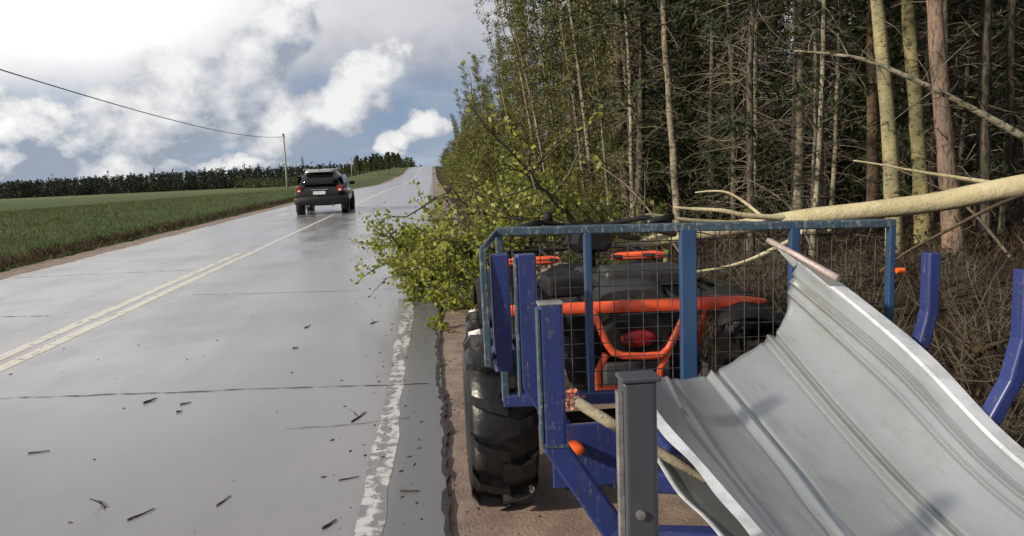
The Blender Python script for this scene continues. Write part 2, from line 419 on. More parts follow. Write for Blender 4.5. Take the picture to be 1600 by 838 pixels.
def sheet(name, x0, x1, y0, y1, dz, mat, parent=None, wob0=0, wob1=0, seed=0, kind=None, fine=.25):
    rg = random.Random(seed); rows = []; y = y0; ph = seed * 1.3
    def wv(y, k): return .5 * math.sin(y * 1.9 + ph + k) + .3 * math.sin(y * 5.3 + ph * 2 + k) + .25 * math.sin(y * 13.1 + k) + rg.uniform(-.25, .25)
    while y < y1 + 1e-6:
        a = x0 + wob0 * wv(y, 0); b = x1 + wob1 * wv(y, 2)
        rows.append([(a + (b - a) * k / 4, y, zroad(y) + dz) for k in range(5)])
        y += fine if y < 25 else (2 if y < 100 else 6)
    m = MB(); m.strip(rows); return m.build(name, mat, parent, smooth=True, kind=kind)
road = sheet('road', -7.0, -.015, -14, 400, .004, 'road', wob0=.06, wob1=.014, seed=3, kind='structure', fine=.12)
sheet('gravel_verge', -.12, .75, 17, 400, -.013, 'sand', wob1=.10, seed=14, kind='structure')
sheet('sand_shoulder', -.12, 2.0, -14, 17, -.012, 'sand', wob1=.08, seed=4, kind='structure', fine=.12)
sheet('gravel_verge', -7.75, -6.9, -14, 400, -.010, 'sand', wob0=.15, seed=5, kind='structure')
sheet('centre_line', -3.93, -3.80, -14, 15.5, .0058, 'yellow_line', road, .006, .006, 6)
sheet('centre_line', -3.70, -3.57, -14, 380, .0058, 'yellow_line', road, .006, .006, 7)
sheet('edge_line', -.400, -.285, -14, 300, .0058, 'white_line', road, .018, .018, 8)
def crack(pts, wd, seed, name='crack'):
    rg = random.Random(seed); L = []
    for (a, b) in zip(pts[:-1], pts[1:]):
        n = max(2, int(math.dist(a, b) / .06))
        for i in range(n): L.append((a[0] + (b[0] - a[0]) * i / n, a[1] + (b[1] - a[1]) * i / n))
    rows = []; off = 0
    horiz = abs(pts[-1][0] - pts[0][0]) > abs(pts[-1][1] - pts[0][1])
    for i, (x, y) in enumerate(L):
        off = off * .85 + rg.uniform(-.012, .012); ww = wd * rg.uniform(.25, 1.0) * (0.2 if rg.random() < .07 else 1)
        if horiz: rows.append([(x, y + off - ww, zroad(y) + .0075), (x, y + off + ww, zroad(y) + .0075)])
        else: rows.append([(x + off - ww, y, zroad(y) + .0075), (x + off + ww, y, zroad(y) + .0075)])
    m = MB(); m.strip(rows); return m.build(name, 'crack', road)
crack([(-3.4, 5.66), (-2.6, 5.58), (-1.32, 5.43), (-.42, 5.34), (-.05, 5.28)], .010, 1)
crack([(-3.2, 10.2), (-2.2, 9.98), (-1.0, 9.80), (-.3, 9.75)], .008, 2)
crack([(-7.0, 13.2), (-5.2, 13.1), (-3.95, 13.0)], .012, 3)
crack([(-.95, 4.52), (-.5, 4.50), (-.15, 4.55)], .005, 4)
crack([(-6.9, 9.3), (-5.4, 9.35), (-4.4, 9.15)], .012, 5)
crack([(-.020, 1.0), (-.018, 3.0), (-.022, 5.3), (-.024, 9.2), (-.02, 16)], .022, 6, 'edge_crack')

# ------------------------------------------------------------------ vegetation builders
def leaf_quads(mb, pos, size, rg, up=.35, asp=.6, elong=None):
    """rhombic leaves; pos (n,3)"""
    n = len(pos)
    if n == 0: return
    a = rg.normal(size=(n, 3)); a[:, 2] += -.15; a /= np.linalg.norm(a, axis=1)[:, None]
    b = rg.normal(size=(n, 3)); b[:, 2] += up
    b -= a * (a * b).sum(1)[:, None]; b /= np.linalg.norm(b, axis=1)[:, None]
    c = np.cross(a, b)
    s = (size * rg.uniform(.4, 1.45, n))[:, None]
    p = np.asarray(pos)
    v = np.stack([p, p + a * s * .55 + c * s * asp * .5, p + a * s, p + a * s * .5 - c * s * asp * .5], 1).reshape(-1, 3)
    o = len(mb.v); mb.v.extend(v.tolist())
    mb.f.extend([(o + 4 * i, o + 4 * i + 1, o + 4 * i + 2, o + 4 * i + 3) for i in range(n)])
def curve(p0, d, L, n, rg, wob=.15, grav=0.0):
    p = Vector(p0); d = Vector(d).normalized(); pts = [p.copy()]
    for i in range(n):
        d = (d + Vector(rg.normal(size=3)) * wob + Vector((0, 0, grav))).normalized()
        p = p + d * (L / n); pts.append(p.copy())
    return pts
def at(pts, u):
    k = u * (len(pts) - 1); i = min(int(k), len(pts) - 2); return pts[i].lerp(pts[i + 1], k - i)

def conifer(seed, h, r, bark, crown0, dead=70, deadlen=1.1, lean=(0, 0), nbough=70, low=0):
    """tall forest pine: bare trunk with dead twigs, needles higher up. returns [(part, mesh, kind)]"""
    rg = np.random.default_rng(seed); T = MB(); n = 44; pts = []
    for i in range(n + 1):
        u = i / n; pts.append(Vector((lean[0] * h * u + .05 * math.sin(u * 9 + seed) + .006 * rg.normal(), lean[1] * h * u + .06 * math.cos(u * 7 + seed), h * u - .25)))
    T.tube(pts, [r * (1 - .8 * i / n + .30 * math.exp(-i / 1.6)) * (1 + .035 * rg.normal()) for i in range(n + 1)], 10)
    D = MB()
    for k in range(dead):
        u = rg.uniform(.05, .55); a = rg.uniform(0, 6.283); L = deadlen * rg.uniform(.3, 1.1)
        b = curve(at(pts, u), (math.cos(a), math.sin(a), rg.uniform(-.6, .55)), L, 4, rg, .26, -.07)
        D.tube(b, [.011, .009, .007, .005, .003], 3, False)
        for q in range(rg.integers(1, 5)):
            s = at(b, rg.uniform(.3, .9)); dd = Vector(rg.normal(size=3)); dd.z *= .5
            D.tube(curve(s, dd, L * rg.uniform(.15, .45), 2, rg, .2), [.005, .004, .002], 3, False)
    N = MB(); pos = []
    for k in range(nbough):
        u = crown0 + (1 - crown0) * rg.uniform(0, 1) ** .8; a = rg.uniform(0, 6.283); L = (1.05 - (u - crown0) / (1 - crown0)) * 1.7 * rg.uniform(.6, 1.1) + .2
        b = curve(at(pts, min(u, .99)), (math.cos(a), math.sin(a), rg.uniform(-.1, .5)), L, 4, rg, .12, -.02)
        D.tube(b, [.016, .012, .009, .006, .004], 3, False)
        for q in range(34): pos.append(at(b, rg.uniform(.25, 1)) + Vector(rg.normal(size=3)) * .14)
    for k in range(low):
        a = rg.uniform(0, 6.283); b = curve(at(pts, rg.uniform(.10, .42)), (math.cos(a), math.sin(a), rg.uniform(-.3, .3)), rg.uniform(.7, 1.7), 4, rg, .14, -.04)
        D.tube(b, [.013, .010, .008, .006, .003], 3, False)
        for q in range(46): pos.append(at(b, rg.uniform(.35, 1)) + Vector((rg.normal() * .13, rg.normal() * .13, rg.normal() * .06)))
    leaf_quads(N, np.array([tuple(p) for p in pos]), .24, rg, .2, .22)
    return [('trunk', T.data('trunk', bark, True), None), ('dead_twigs', D.data('dead_twigs', 'twig_grey'), 'stuff'), ('needles', N.data('needles', 'needles'), 'stuff')]
def spruce(seed, h, w0):
    rg = np.random.default_rng(seed); T = MB(); pts = [Vector((0, 0, -.2)), Vector((.03, .02, h * .4)), Vector((0, 0, h))]
    T.tube(pts, [h * .011, h * .008, .008], 7)
    D = MB(); N = MB(); pos = []
    nb = int(h * 15)
    for k in range(nb):
        u = .04 + .94 * (k + rg.uniform(0, 1)) / nb; a = k * 2.4 + rg.uniform(-.4, .4); L = w0 * (1 - u) ** .8 * rg.uniform(.75, 1.15) + .12
        b = curve(at(pts, u), (math.cos(a), math.sin(a), .05 - .35 * (1 - u)), L, 4, rg, .06, .03)
        D.tube(b, [.014, .011, .008, .005, .003], 3, False)
        for q in range(int(10 + L * 26)): pos.append(at(b, rg.uniform(.12, 1)) + Vector((rg.normal() * .11, rg.normal() * .11, rg.normal() * .05 - .03)))
    leaf_quads(N, np.array([tuple(p) for p in pos]), .21, rg, .6, .26)
    return [('trunk', T.data('trunk', 'bark_grey', True), None), ('branches', D.data('branches', 'twig_grey'), 'stuff'), ('needles', N.data('needles', 'needles'), 'stuff')]
def broadleaf(seed, h, r, bark, leaf, lean=(0, 0), nb=46, lper=70, lsize=.085, spread=1.6, z0=.12, bend=.0, upb=.75):
    rg = np.random.default_rng(seed); T = MB(); n = 14; pts = []
    for i in range(n + 1):
        u = i / n; pts.append(Vector((lean[0] * h * u ** 1.5 + bend * math.sin(u * 4 + seed), lean[1] * h * u + bend * math.cos(u * 5 + seed * 2), h * u - .25)))
    T.tube(pts, [r * (1.2 if i == 0 else (1 - .93 * i / n)) for i in range(n + 1)], 8)
    D = MB(); N = MB(); pos = []
    for k in range(nb):
        u = z0 + (.97 - z0) * (k + rg.uniform(0, 1)) / nb; a = rg.uniform(0, 6.283); L = spread * (1.05 - .75 * u) * rg.uniform(.5, 1.15)
        b = curve(at(pts, u), (math.cos(a), math.sin(a), upb * rg.uniform(.4, 1.5)), L, 5, rg, .17, -.01)
        rr = max(.006, r * .26 * (1 - u * .7)); D.tube(b, [rr, rr * .8, rr * .6, rr * .45, rr * .3, .003], 4, False)
        subs = [b]
        for q in range(4):
            s = at(b, rg.uniform(.2, .95)); dd = Vector((rg.normal(), rg.normal(), rg.normal() * .6 + .3))
            sb = curve(s, dd, L * rg.uniform(.25, .55), 3, rg, .2); D.tube(sb, [rr * .4, rr * .3, rr * .2, .002], 3, False); subs.append(sb)
        for q in range(lper):
            sb = subs[rg.integers(0, len(subs))]; pos.append(at(sb, rg.uniform(.15, 1)) + Vector(rg.normal(size=3)) * .085)
    leaf_quads(N, np.array([tuple(p) for p in pos]), lsize, rg, .3, .75)
    return [('trunk', T.data('trunk', bark, True), None), ('branches', D.data('branches', 'branch_dark' if bark != 'bark_birch' else 'twig_grey'), 'stuff'), ('leaves', N.data('leaves', leaf), 'stuff')]
def plant(name, parts, label, cat, x, y, rz=0, sc=1.0, group=None, zoff=0):
    o = thing(name, label, cat, (x, y, zground(x, y) + zoff), rz, group); o.scale = (sc, sc, sc)
    for nm, me, kd in parts: link(nm, me, o, kind=kd)
    return o

# ------------------------------------------------------------------ forest on the right
rnd = random.Random(11)
plant('aspen_tree', conifer(101, 13, .135, 'bark_yellow', .62, 16, .8, (-.105, 0), 40), 'bright yellow aspen trunk, straight, standing right behind the fallen trunk', 'tree', 7.60, 12.0)
plant('aspen_tree', conifer(102, 13, .15, 'bark_olive', .62, 16, .7, (-.085, 0), 40), 'olive-yellow aspen trunk just right of the brightest yellow trunk', 'tree', 8.72, 13.0)
plant('pine_tree', conifer(103, 14, .145, 'bark_pink', .62, 40, .7, (-.095, 0), 40), 'pinkish pine trunk right of the two yellow aspens', 'tree', 7.88, 11.0)
plant('pine_tree', conifer(104, 14, .115, 'bark_grey', .6, 60, .8, (-.02, 0), 40), 'straight grey pine trunk nearest the right picture edge', 'tree', 9.45, 12.4)
plant('pine_tree', conifer(105, 13, .085, 'bark_grey', .6, 60, .8, (-.06, 0), 40), 'thin grey-brown trunk close behind the pinkish pine', 'tree', 8.55, 12.0)
plant('pine_tree', conifer(106, 14, .13, 'bark_birch', .55, 70, .9, (-.02, 0), 40), 'pale mottled trunk, left one of a close pair in mid forest', 'tree', 7.0, 14.2)
plant('pine_tree', conifer(107, 14, .12, 'bark_birch', .55, 70, .9, (-.012, 0), 40), 'pale mottled trunk, right one of a close pair in mid forest', 'tree', 7.55, 14.6)
plant('birch_tree', conifer(108, 12, .10, 'bark_birch', .55, 80, 1.0, (-.035, 0), 60), 'crooked pale birch trunk left of the mid-forest pair', 'tree', 5.45, 17.0)
V = [conifer(1, 14, .10, 'bark_grey', .36, 120, 1.5, (-.01, 0), 85, 3), conifer(2, 13, .075, 'bark_grey', .33, 130, 1.5, (.02, .01), 80, 5),
     conifer(3, 15, .12, 'bark_brown', .40, 100, 1.4, (-.025, 0), 85, 2), conifer(4, 12, .06, 'bark_birch', .40, 110, 1.2, (-.045, .01), 70, 2)]
SP = [spruce(21, 8.5, 1.9), spruce(22, 6, 1.6), spruce(23, 11, 2.1)]
spots = [(5.85, 14.0, 3), (5.6, 13.3, 1), (8.1, 15.2, 3), (5.2, 19, 0), (4.95, 18.6, 3), (6.4, 16, 1), (8.4, 17, 0), (9.5, 16, 2), (10.6, 13.4, 0), (10.2, 15, 1), (11.6, 15.5, 2), (6.6, 12.9, 3)]
used = [(7.6, 12), (8.72, 13), (7.88, 11), (9.45, 12.4), (8.55, 12), (7, 14.2), (7.55, 14.6), (5.45, 17)] + [(a, b) for a, b, c in spots]
for q in range(22):
    spots.append((10.5 + (q * 37 % 11) * 1.05 + .3 * math.sin(q * 3), 2.5 + (q * 17 % 22) * .5, q % 4)); used.append(spots[-1][:2])
while len(spots) < 118:
    yy = rnd.uniform(12.5, 46); xx = rnd.uniform(4.8, 5 + yy * .72)
    if all((xx - a) ** 2 + (yy - b) ** 2 > (1.1 + yy * .012) ** 2 for a, b in used):
        used.append((xx, yy)); spots.append((xx, yy, rnd.choice([0, 1, 1, 2, 3])))
LV = ['slender grey conifer with dead lower twigs in the dense stand behind the fallen tree', 'thin grey conifer with bare dead twigs in the dark stand behind the fallen tree',
      'brown-barked conifer with bare lower trunk in the stand behind the fallen tree', 'very thin pale stem with dead twigs in the stand behind the fallen tree']
NEAR = ['very thin pale stem left of the mid-forest pair, in front of a darker thin one', 'thin grey stem leaning beside the very thin pale stem left of the mid-forest pair', 'very thin pale stem just right of the mid-forest pair', 'slender grey trunk above the quad bike, right of the leaning birches', 'very thin pale stem touching the slender grey trunk above the quad bike', 'thin grey trunk between the crooked birch and the mid-forest pair', 'slender grey trunk filling the gap left of the brightest yellow aspen', 'brown trunk in the gap behind the two yellow aspens', 'slender grey trunk at the far right picture edge', 'thin grey trunk behind the straight grey pine at right', 'brown trunk deepest at the right picture edge', 'very thin pale stem just left of the brightest yellow aspen']
for ii, (xx, yy, k) in enumerate(spots):
    plant('conifer_tree', V[k], NEAR[ii] if ii < 12 else LV[k], 'tree', xx, yy, rnd.uniform(0, 6.28), rnd.uniform(.85, 1.2), 'conifers of the dark stand: ' + ['grey', 'thin', 'brown', 'pale'][k])
for (xx, yy, s, k, lab) in [(6.3, 20.5, .95, 0, 'green spruce with sunlit boughs above the right half of the headboard'), (7.6, 23, 1.1, 2, 'tall green spruce with sunlit boughs high above the quad bike'), (5.9, 25.5, .9, 0, 'green spruce just behind the leaning birches'), (9.0, 19.5, .7, 1, 'small green spruce between the mid-forest pair and the yellow aspens'), (6.55, 17.6, .45, 1, 'young knee-branched spruce left of the mid-forest pair'), (10.8, 17.5, .8, 1, 'small green spruce at the right behind the grey pine')]:
    used.append((xx, yy)); plant('spruce_tree', SP[k], lab, 'tree', xx, yy, xx * 3, s)
n = 0
while n < 62:
    yy = rnd.uniform(19, 60); xx = rnd.uniform(6.0, 6.5 + yy * .70)
    if all((xx - a) ** 2 + (yy - b) ** 2 > .8 for a, b in used):
        used.append((xx, yy)); n += 1
        plant('spruce_tree', SP[n % 3], ['dark green spruce with low branches deep in the stand', 'small dark green spruce filling the gap between forest trunks', 'tall dark green spruce at the back of the stand'][n % 3], 'tree', xx, yy, rnd.uniform(0, 6.28), rnd.uniform(.8, 1.2), 'dark spruces between the trunks ' + 'abc'[n % 3])
# leafing trees along the roadside edge
B = [broadleaf(31, 11, .085, 'bark_birch', 'leaf_edge', (-.10, 0), 50, 75, .085, 1.7, .10, .06), broadleaf(32, 10.5, .07, 'bark_brown', 'leaf_edge', (-.05, .01), 56, 80, .085, 1.9, .05, .08),
     broadleaf(33, 12, .09, 'bark_birch', 'leaf_edge', (-.12, 0), 46, 70, .08, 1.6, .16, .05), broadleaf(34, 9, .06, 'bark_brown', 'leaf_green', (-.06, 0), 60, 85, .09, 1.9, .03, .06)]
SH = [broadleaf(41, 2.6, .03, 'bark_brown', 'leaf_green', (-.10, 0), 40, 70, .075, 1.5, .03, .05), broadleaf(42, 3.4, .035, 'bark_brown', 'leaf_edge', (-.05, 0), 44, 70, .075, 1.6, .03, .05)]
plant('birch_tree', broadleaf(35, 12, .10, 'bark_birch', 'leaf_edge', (-.12, 0), 40, 50, .075, 1.4, .25, .03), 'slender pale birch leaning left, tallest clear stem above the quad bike', 'tree', 5.05, 24.0)
plant('birch_tree', broadleaf(36, 11, .09, 'bark_birch', 'leaf_edge', (-.17, 0), 40, 55, .075, 1.4, .2, .05), 'forked pale birch leaning left over the roadside bushes', 'tree', 4.3, 30.5)
plant('birch_tree', broadleaf(37, 8, .05, 'bark_birch', 'leaf_edge', (-.12, 0), 36, 40, .075, 1.1, .2, .03), 'short thin birch stem left of the tallest leaning birch', 'tree', 4.5, 22.6)
for q, (xx, yy, ln, hh, lab) in enumerate([(4.0, 27.0, -.16, 9, 'thin pale birch stem leaning left beside the forked birch'), (3.9, 35, -.15, 10, 'pale birch leaning left farthest along the road edge'), (5.6, 22.0, -.05, 10, 'nearly upright pale birch stem right of the tallest leaning birch'), (4.6, 19.8, -.09, 7, 'short leaning pale stem nearest behind the fallen crown')]):
    plant('birch_tree', broadleaf(70 + q, hh, .055, 'bark_birch', 'leaf_edge', (ln, 0), 32, 45, .075, 1.2, .22, .04), lab, 'tree', xx, yy)
LB = ['leafing birch on the roadside edge of the forest', 'bushy olive-leaved tree on the roadside edge of the forest', 'tall leaning birch in the roadside row', 'low green-leaved tree in the roadside row']
yy = 20.0; i = 0
while yy < 175:
    xx = 4.75 + rnd.uniform(-.35, .7) + (.4 if yy < 26 else 0) + .004 * yy
    plant('roadside_tree', B[i % 4], LB[i % 4], 'tree', xx, yy, rnd.uniform(-.5, .5), rnd.uniform(.86, 1.08) * (.97 if yy < 60 else 1.0), 'roadside trees ' + 'abcd'[i % 4])
    yy += rnd.uniform(2.2, 3.4) * (1 + yy / 90); i += 1
for k in range(26):
    yy = 26 + k * 6.5; xx = 8.5 + rnd.uniform(-1, 1.5)
    plant('roadside_tree', B[(k + 1) % 3], ['leafing birch in the second row behind the roadside trees', 'bushy olive-leaved tree in the second row behind the roadside trees', 'tall birch in the second row behind the roadside trees'][(k + 1) % 3], 'tree', xx, yy, rnd.uniform(-.6, .6), rnd.uniform(1.05, 1.3), 'second row trees ' + 'abc'[(k + 1) % 3])
for k, (xx, yy, s) in enumerate([(1.9, 38, 1.0), (1.8, 48, 1.1), (1.9, 58, 1.2), (1.9, 70, 1.25), (2.0, 84, 1.3), (2.1, 102, 1.4), (2.2, 125, 1.5), (2.4, 150, 1.6), (2.6, 180, 1.8), (1.6, 30, .9), (1.5, 24, .8), (1.3, 19.5, .62), (1.5, 16.5, .5), (2.4, 14.2, .42), (1.0, 14.5, .42), (3.3, 15.5, .48), (2.7, 17.5, .5), (3.6, 19, .55), (3.1, 21, .65), (3.8, 23.5, .8), (3.0, 25, .8), (3.4, 28.5, 1.0), (3.2, 32, 1.3), (3.6, 36, 1.4), (3.3, 40, 1.4), (3.6, 46, 1.5), (3.4, 53, 1.6), (3.7, 61, 1.6), (3.4, 70, 1.7), (3.7, 82, 1.7), (3.6, 96, 1.8), (3.6, 112, 1.9), (4.5, 15.2, .4), (4.9, 21.5, .6), (4.3, 26.5, .9)]):
    plant('roadside_shrub', SH[k % 2], ['green-leaved shrub on the ditch bank along the road', 'olive-leaved shrub on the ditch bank along the road'][k % 2], 'shrub', xx, yy, rnd.uniform(0, 6.28), s, 'ditch bank shrubs ' + 'ab'[k % 2])
# dry undergrowth
def blades(name, mat, spots, h, seed, label, cat, wdt=.012, lean=.35):
    rg = np.random.default_rng(seed); mb = MB(); P = np.asarray(spots); nn = len(P)
    a = rg.uniform(0, 6.283, nn); L = h * rg.uniform(.35, 1.2, nn); tl = rg.normal(size=(nn, 2)) * lean
    tip = P + np.stack([tl[:, 0] * L, tl[:, 1] * L, L], 1); mid = P + np.stack([tl[:, 0] * L * .35, tl[:, 1] * L * .35, L * .55], 1)
    c = np.stack([np.cos(a), np.sin(a), a * 0], 1) * wdt
    v = np.stack([P - c, P + c, mid + c * .7, tip, mid - c * .7], 1).reshape(-1, 3)
    mb.v = v.tolist(); mb.f = [(5 * i, 5 * i + 1, 5 * i + 2, 5 * i + 3, 5 * i + 4) for i in range(nn)]
    o = mb.build(name, mat, kind='stuff'); return tag(o, label, cat)
rg = np.random.default_rng(5); sp = []
for k in range(26000):
    yy = 2.2 + 22 * rg.uniform(0, 1) ** 1.4; xx = 2.0 + rg.uniform(0, 1) * (1.5 + yy * .85)
    if hsh(xx * 2.1, yy * 1.9) + rg.uniform(-1, 1) < -.1: continue
    sp.append((xx, yy, zground(xx, yy) - .01))
blades('dry_grass', 'dry', sp, .30, 6, 'brown dry grass and stalks on the ditch and forest floor', 'grass', .007, .6)
sp = []
for k in range(26000):
    yy = 2.6 + 20 * rg.uniform(0, 1) ** 1.3; xx = 2.1 + rg.uniform(0, 1) * (1.5 + yy * .85)
    if hsh(xx * 1.3 + 4, yy * 1.2) + rg.uniform(-.8, .8) < .1: continue
    sp.append((xx, yy, zground(xx, yy) + rg.uniform(0, .28)))
mb = MB(); leaf_quads(mb, np.array(sp), .075, rg, .3, .5)
tag(mb.build('undergrowth', 'heath', kind='stuff'), 'dark brown low heath and dead leaves covering the forest floor', 'undergrowth')
def brush(seed, hgt, n):
    rg = np.random.default_rng(seed); D = MB()
    for k in range(n):
        a = rg.uniform(0, 6.283); r_ = rg.uniform(0, .28); c0 = (r_ * math.cos(a), r_ * math.sin(a), -.05)
        b = curve(c0, (math.cos(a) * .5, math.sin(a) * .5, 1), hgt * rg.uniform(.4, 1.15), 5, rg, .16, -.03)
        D.tube(b, [.008, .007, .006, .005, .004, .002], 4, False)
        for q in range(4):
            D.tube(curve(at(b, rg.uniform(.3, .95)), Vector((rg.normal(), rg.normal(), .5 + rg.normal() * .5)), hgt * rg.uniform(.12, .35), 3, rg, .25), [.004, .0035, .0025, .0015], 3, False)
    return D.data('stems', 'branch_dark')
BR = [brush(91, .75, 26), brush(92, 1.05, 22), brush(93, .5, 34)]
for k, (xx, yy) in enumerate([(2.9, 5.2), (3.6, 5.9), (3.3, 4.4), (4.3, 5.3), (4.9, 6.1), (3.9, 7.6), (4.8, 8.2), (5.7, 7.4), (6.3, 8.8), (5.4, 9.6), (4.4, 9.9), (7.0, 9.9), (6.6, 6.6), (3.2, 9.0), (3.0, 6.9), (5.2, 4.6), (7.6, 8.0), (3.7, 11.2), (5.0, 11.4), (2.7, 3.6), (3.4, 3.3)]):
    o = thing('dry_bush', ['small leafless brown bush on the dark bank beside the trailer', 'taller leafless brown bush on the dark bank beside the trailer', 'low twiggy brown bush on the dark bank beside the trailer'][k % 3], 'bush', (xx, yy, zground(xx, yy)), k * 1.3, 'leafless bushes on the bank ' + 'abc'[k % 3])
    link('stems', BR[k % 3], o, kind='stuff')
# grass on the left verge and near field
sp = []
for k in range(66000):
    yy = 8 + 62 * rg.uniform(0, 1) ** 1.5; xx = -7.75 - (rg.uniform(0, 1) ** 2.0 * 2.2 if k < 26000 else 1 + rg.uniform(0, 1) * (4 + yy * .4))
    sp.append((xx, yy, zground(xx, yy) - .01))
blades('verge_grass', 'grass', sp, .15, 9, 'long green grass along the left verge and field edge', 'grass', .010, .5)
sp = []
for k in range(7000):
    yy = 8 + 40 * rg.uniform(0, 1) ** 1.5; xx = -7.85 - abs(rg.normal()) * .45
    sp.append((xx, yy, zground(xx, yy) - .01))
blades('dead_grass', 'dry', sp, .30, 10, 'brown dead grass fringing the left road edge', 'grass', .012, .5)
sp = []
for k in range(6000):
    yy = 12 + 80 * rg.uniform(0, 1) ** 1.3; xx = rg.uniform(2.0, 3.6); sp.append((xx, yy, zground(xx, yy) - .01))
blades('shoulder_grass', 'grass', sp, .28, 12, 'green grass growing along the right shoulder beyond the fallen crown', 'grass', .014, .5)

# ------------------------------------------------------------------ far woods, hill trees, poles, wire
def far_wood():
    rg = np.random.default_rng(77); mb = MB(); pos = []; tr = []
    for k in range(1500):
        xx = rg.uniform(-420, -34); yy = 400 + rg.uniform(-6, 60) - (xx + 60) * -.02
        if xx > -70: yy += (xx + 70) * 1.2
        hh = rg.uniform(7.2, 8.8) + 1.6 * sm(-220, -80, xx) + (2.5 if rg.random() < .02 else 0); z0 = zground(xx, yy)
        for q in range(80):
            u = rg.uniform(0, 1) ** 1.3; r = (1 - u) ** .7 * 1.7
            pos.append((xx + rg.normal() * r * .6, yy + rg.normal() * r * .6, z0 + u * hh))
    leaf_quads(mb, np.array(pos), .95, rg, .3, .8)
    return mb
def crest_wood():
    rg = np.random.default_rng(78); mb = MB(); pos = []
    for k in range(260):
        xx = rg.uniform(-75, -7.5); yy = rg.uniform(272, 330) if xx > -45 else rg.uniform(300, 360); hh = rg.uniform(3.4, 4.6) - .6 * sm(-25, -60, xx); z0 = zground(xx, yy)
        for q in range(40):
            u = rg.uniform(0, 1) ** .9; r = (1 - u) ** .5 * 1.7
            pos.append((xx + rg.normal() * r * .6, yy + rg.normal() * r * .6, z0 + u * hh))
    leaf_quads(mb, np.array(pos), .8, rg, .3, .8)
    return mb
tag(crest_wood().build('crest_wood', 'leaf_hill', kind='stuff'), 'low green wood beside the road crest', 'wood')
tag(far_wood().build('distant_wood', 'leaf_far', kind='stuff'), 'dark unbroken tree line far across the green field', 'wood')
HT = [broadleaf(51, 9, .13, 'bark_birch', 'leaf_hill', (0, 0), 44, 60, .42, 2.3, .30, .05), broadleaf(52, 10, .14, 'bark_grey', 'leaf_hill', (.02, 0), 44, 60, .42, 2.1, .28, .05)]
for k in range(70):
    u = rnd.random(); yy = rnd.uniform(185, 300); xx = -9.5 - rnd.random() ** 1.3 * 34 - (yy - 185) * .02
    plant('hill_tree', HT[k % 2], ['pale-trunked tree in the wood left of the road crest', 'grey-trunked tree in the wood left of the road crest'][k % 2], 'tree', xx, yy, rnd.uniform(0, 6.28), rnd.uniform(.42, .56) * (1.1 if xx > -20 else .85), 'trees at the road crest ' + 'ab'[k % 2])
tall = plant('lone_pine', spruce(61, 13, 2.2), 'single pine rising above the far tree line', 'tree', -66, 405, 0, 1.15)
def pole(label, x, y, h):
    o = thing('utility_pole', label, 'pole', (x, y, zground(x, y)))
    m = MB(); m.tube([(0, 0, -.3), (0, 0, h * .5), (0, 0, h)], [.15, .13, .11], 10); m.build('pole', 'pole', o, True)
    m = MB(); m.tube([(0, 0, h - .25), (0, 0, h + .05)], [.125, .12], 8); m.build('pole_cap', 'twig_dark', o)
    m = MB(); m.lathe([(.02, -.10), (.06, -.06), (.06, .04), (.02, .08)], 10, c=(.2, 0, h - .4)); m.build('insulator', 'grey_plastic', o)
    return o
zp = zground(-19.3, 105)
pole('tall wooden utility pole in the field left of the black car', -19.3, 105, 6.8 - zp)
pole('wooden utility pole in front of the crest wood, right of the black car', -23.6, 230, 5.4 - zground(-23.6, 230))
pole('shorter far utility pole nearer the road crest', -14.5, 262, 6.4 - zground(-14.5, 262))
wm = MB(); pts = []
for i in range(41):
    u = i / 40; yy = -6 + (105 + 6) * u; xx = -16.2 - 3.0 * u
    pts.append((xx, yy, 8.1 + (6.45 - 8.1) * u - 2.0 * 4 * u * (1 - u) * (.55 + .45 * u)))
wm.tube(pts, .028, 5)
tag(wm.build('overhead_wire', 'cable'), 'single black overhead wire sagging to the tall wooden pole', 'wire')
# ------------------------------------------------------------------ black SUV
def ring(w, zb, zt, y, n=20, e=3.2):
    r = []
    for k in range(n):
        a = 2 * math.pi * (k + .5) / n; c, s_ = math.cos(a), math.sin(a)
        r.append((w * math.copysign(abs(c) ** (2 / e), c), y, (zb + zt) / 2 + (zt - zb) / 2 * math.copysign(abs(s_) ** (2 / e), s_)))
    return r
car = thing('parked_car', 'black estate car with sky sheen painted silver on its roof, seen from behind in the left lane', 'car', (-4.13, 28.6, zroad(28.6) + .006), R(1.5)); car.scale = (1.04, 1.04, .99)
car.name = 'black_car'
m = MB(); m.loft([ring(.66, .54, .92, -.03, e=2.6), ring(.80, .42, 1.02, .04, e=2.8), ring(.885, .33, 1.06, .30, e=2.9), ring(.91, .28, 1.05, 1.0, e=3), ring(.91, .27, 1.03, 2.4, e=3), ring(.89, .28, 1.0, 3.2, e=3), ring(.84, .32, .92, 3.9, e=2.8), ring(.66, .42, .80, 4.3, e=2.6)])
body = auto(m.build('body', 'car', car), 60)
def gh(w0, w1, zb, zt, y0, y1):
    n_ = 18; r = []
    for k in range(n_):
        a = math.pi * k / (n_ - 1); c_, s_ = math.cos(a), math.sin(a)
        hx = math.copysign(abs(c_) ** .45, c_); hz = abs(s_) ** .55
        r.append(((w0 + (w1 - w0) * hz) * hx, y0 + (y1 - y0) * hz, zb + (zt - zb) * hz))
    return r
m = MB(); m.loft([gh(.70, .50, .96, 1.40, .10, .40), gh(.79, .58, .96, 1.56, .22, .62), gh(.82, .64, .96, 1.62, .55, .85), gh(.82, .65, .96, 1.64, 1.5, 1.5), gh(.80, .62, .96, 1.58, 2.4, 2.2), gh(.76, .5, .96, 1.2, 3.1, 2.75)])
auto(m.build('cabin', 'car', car), 60)
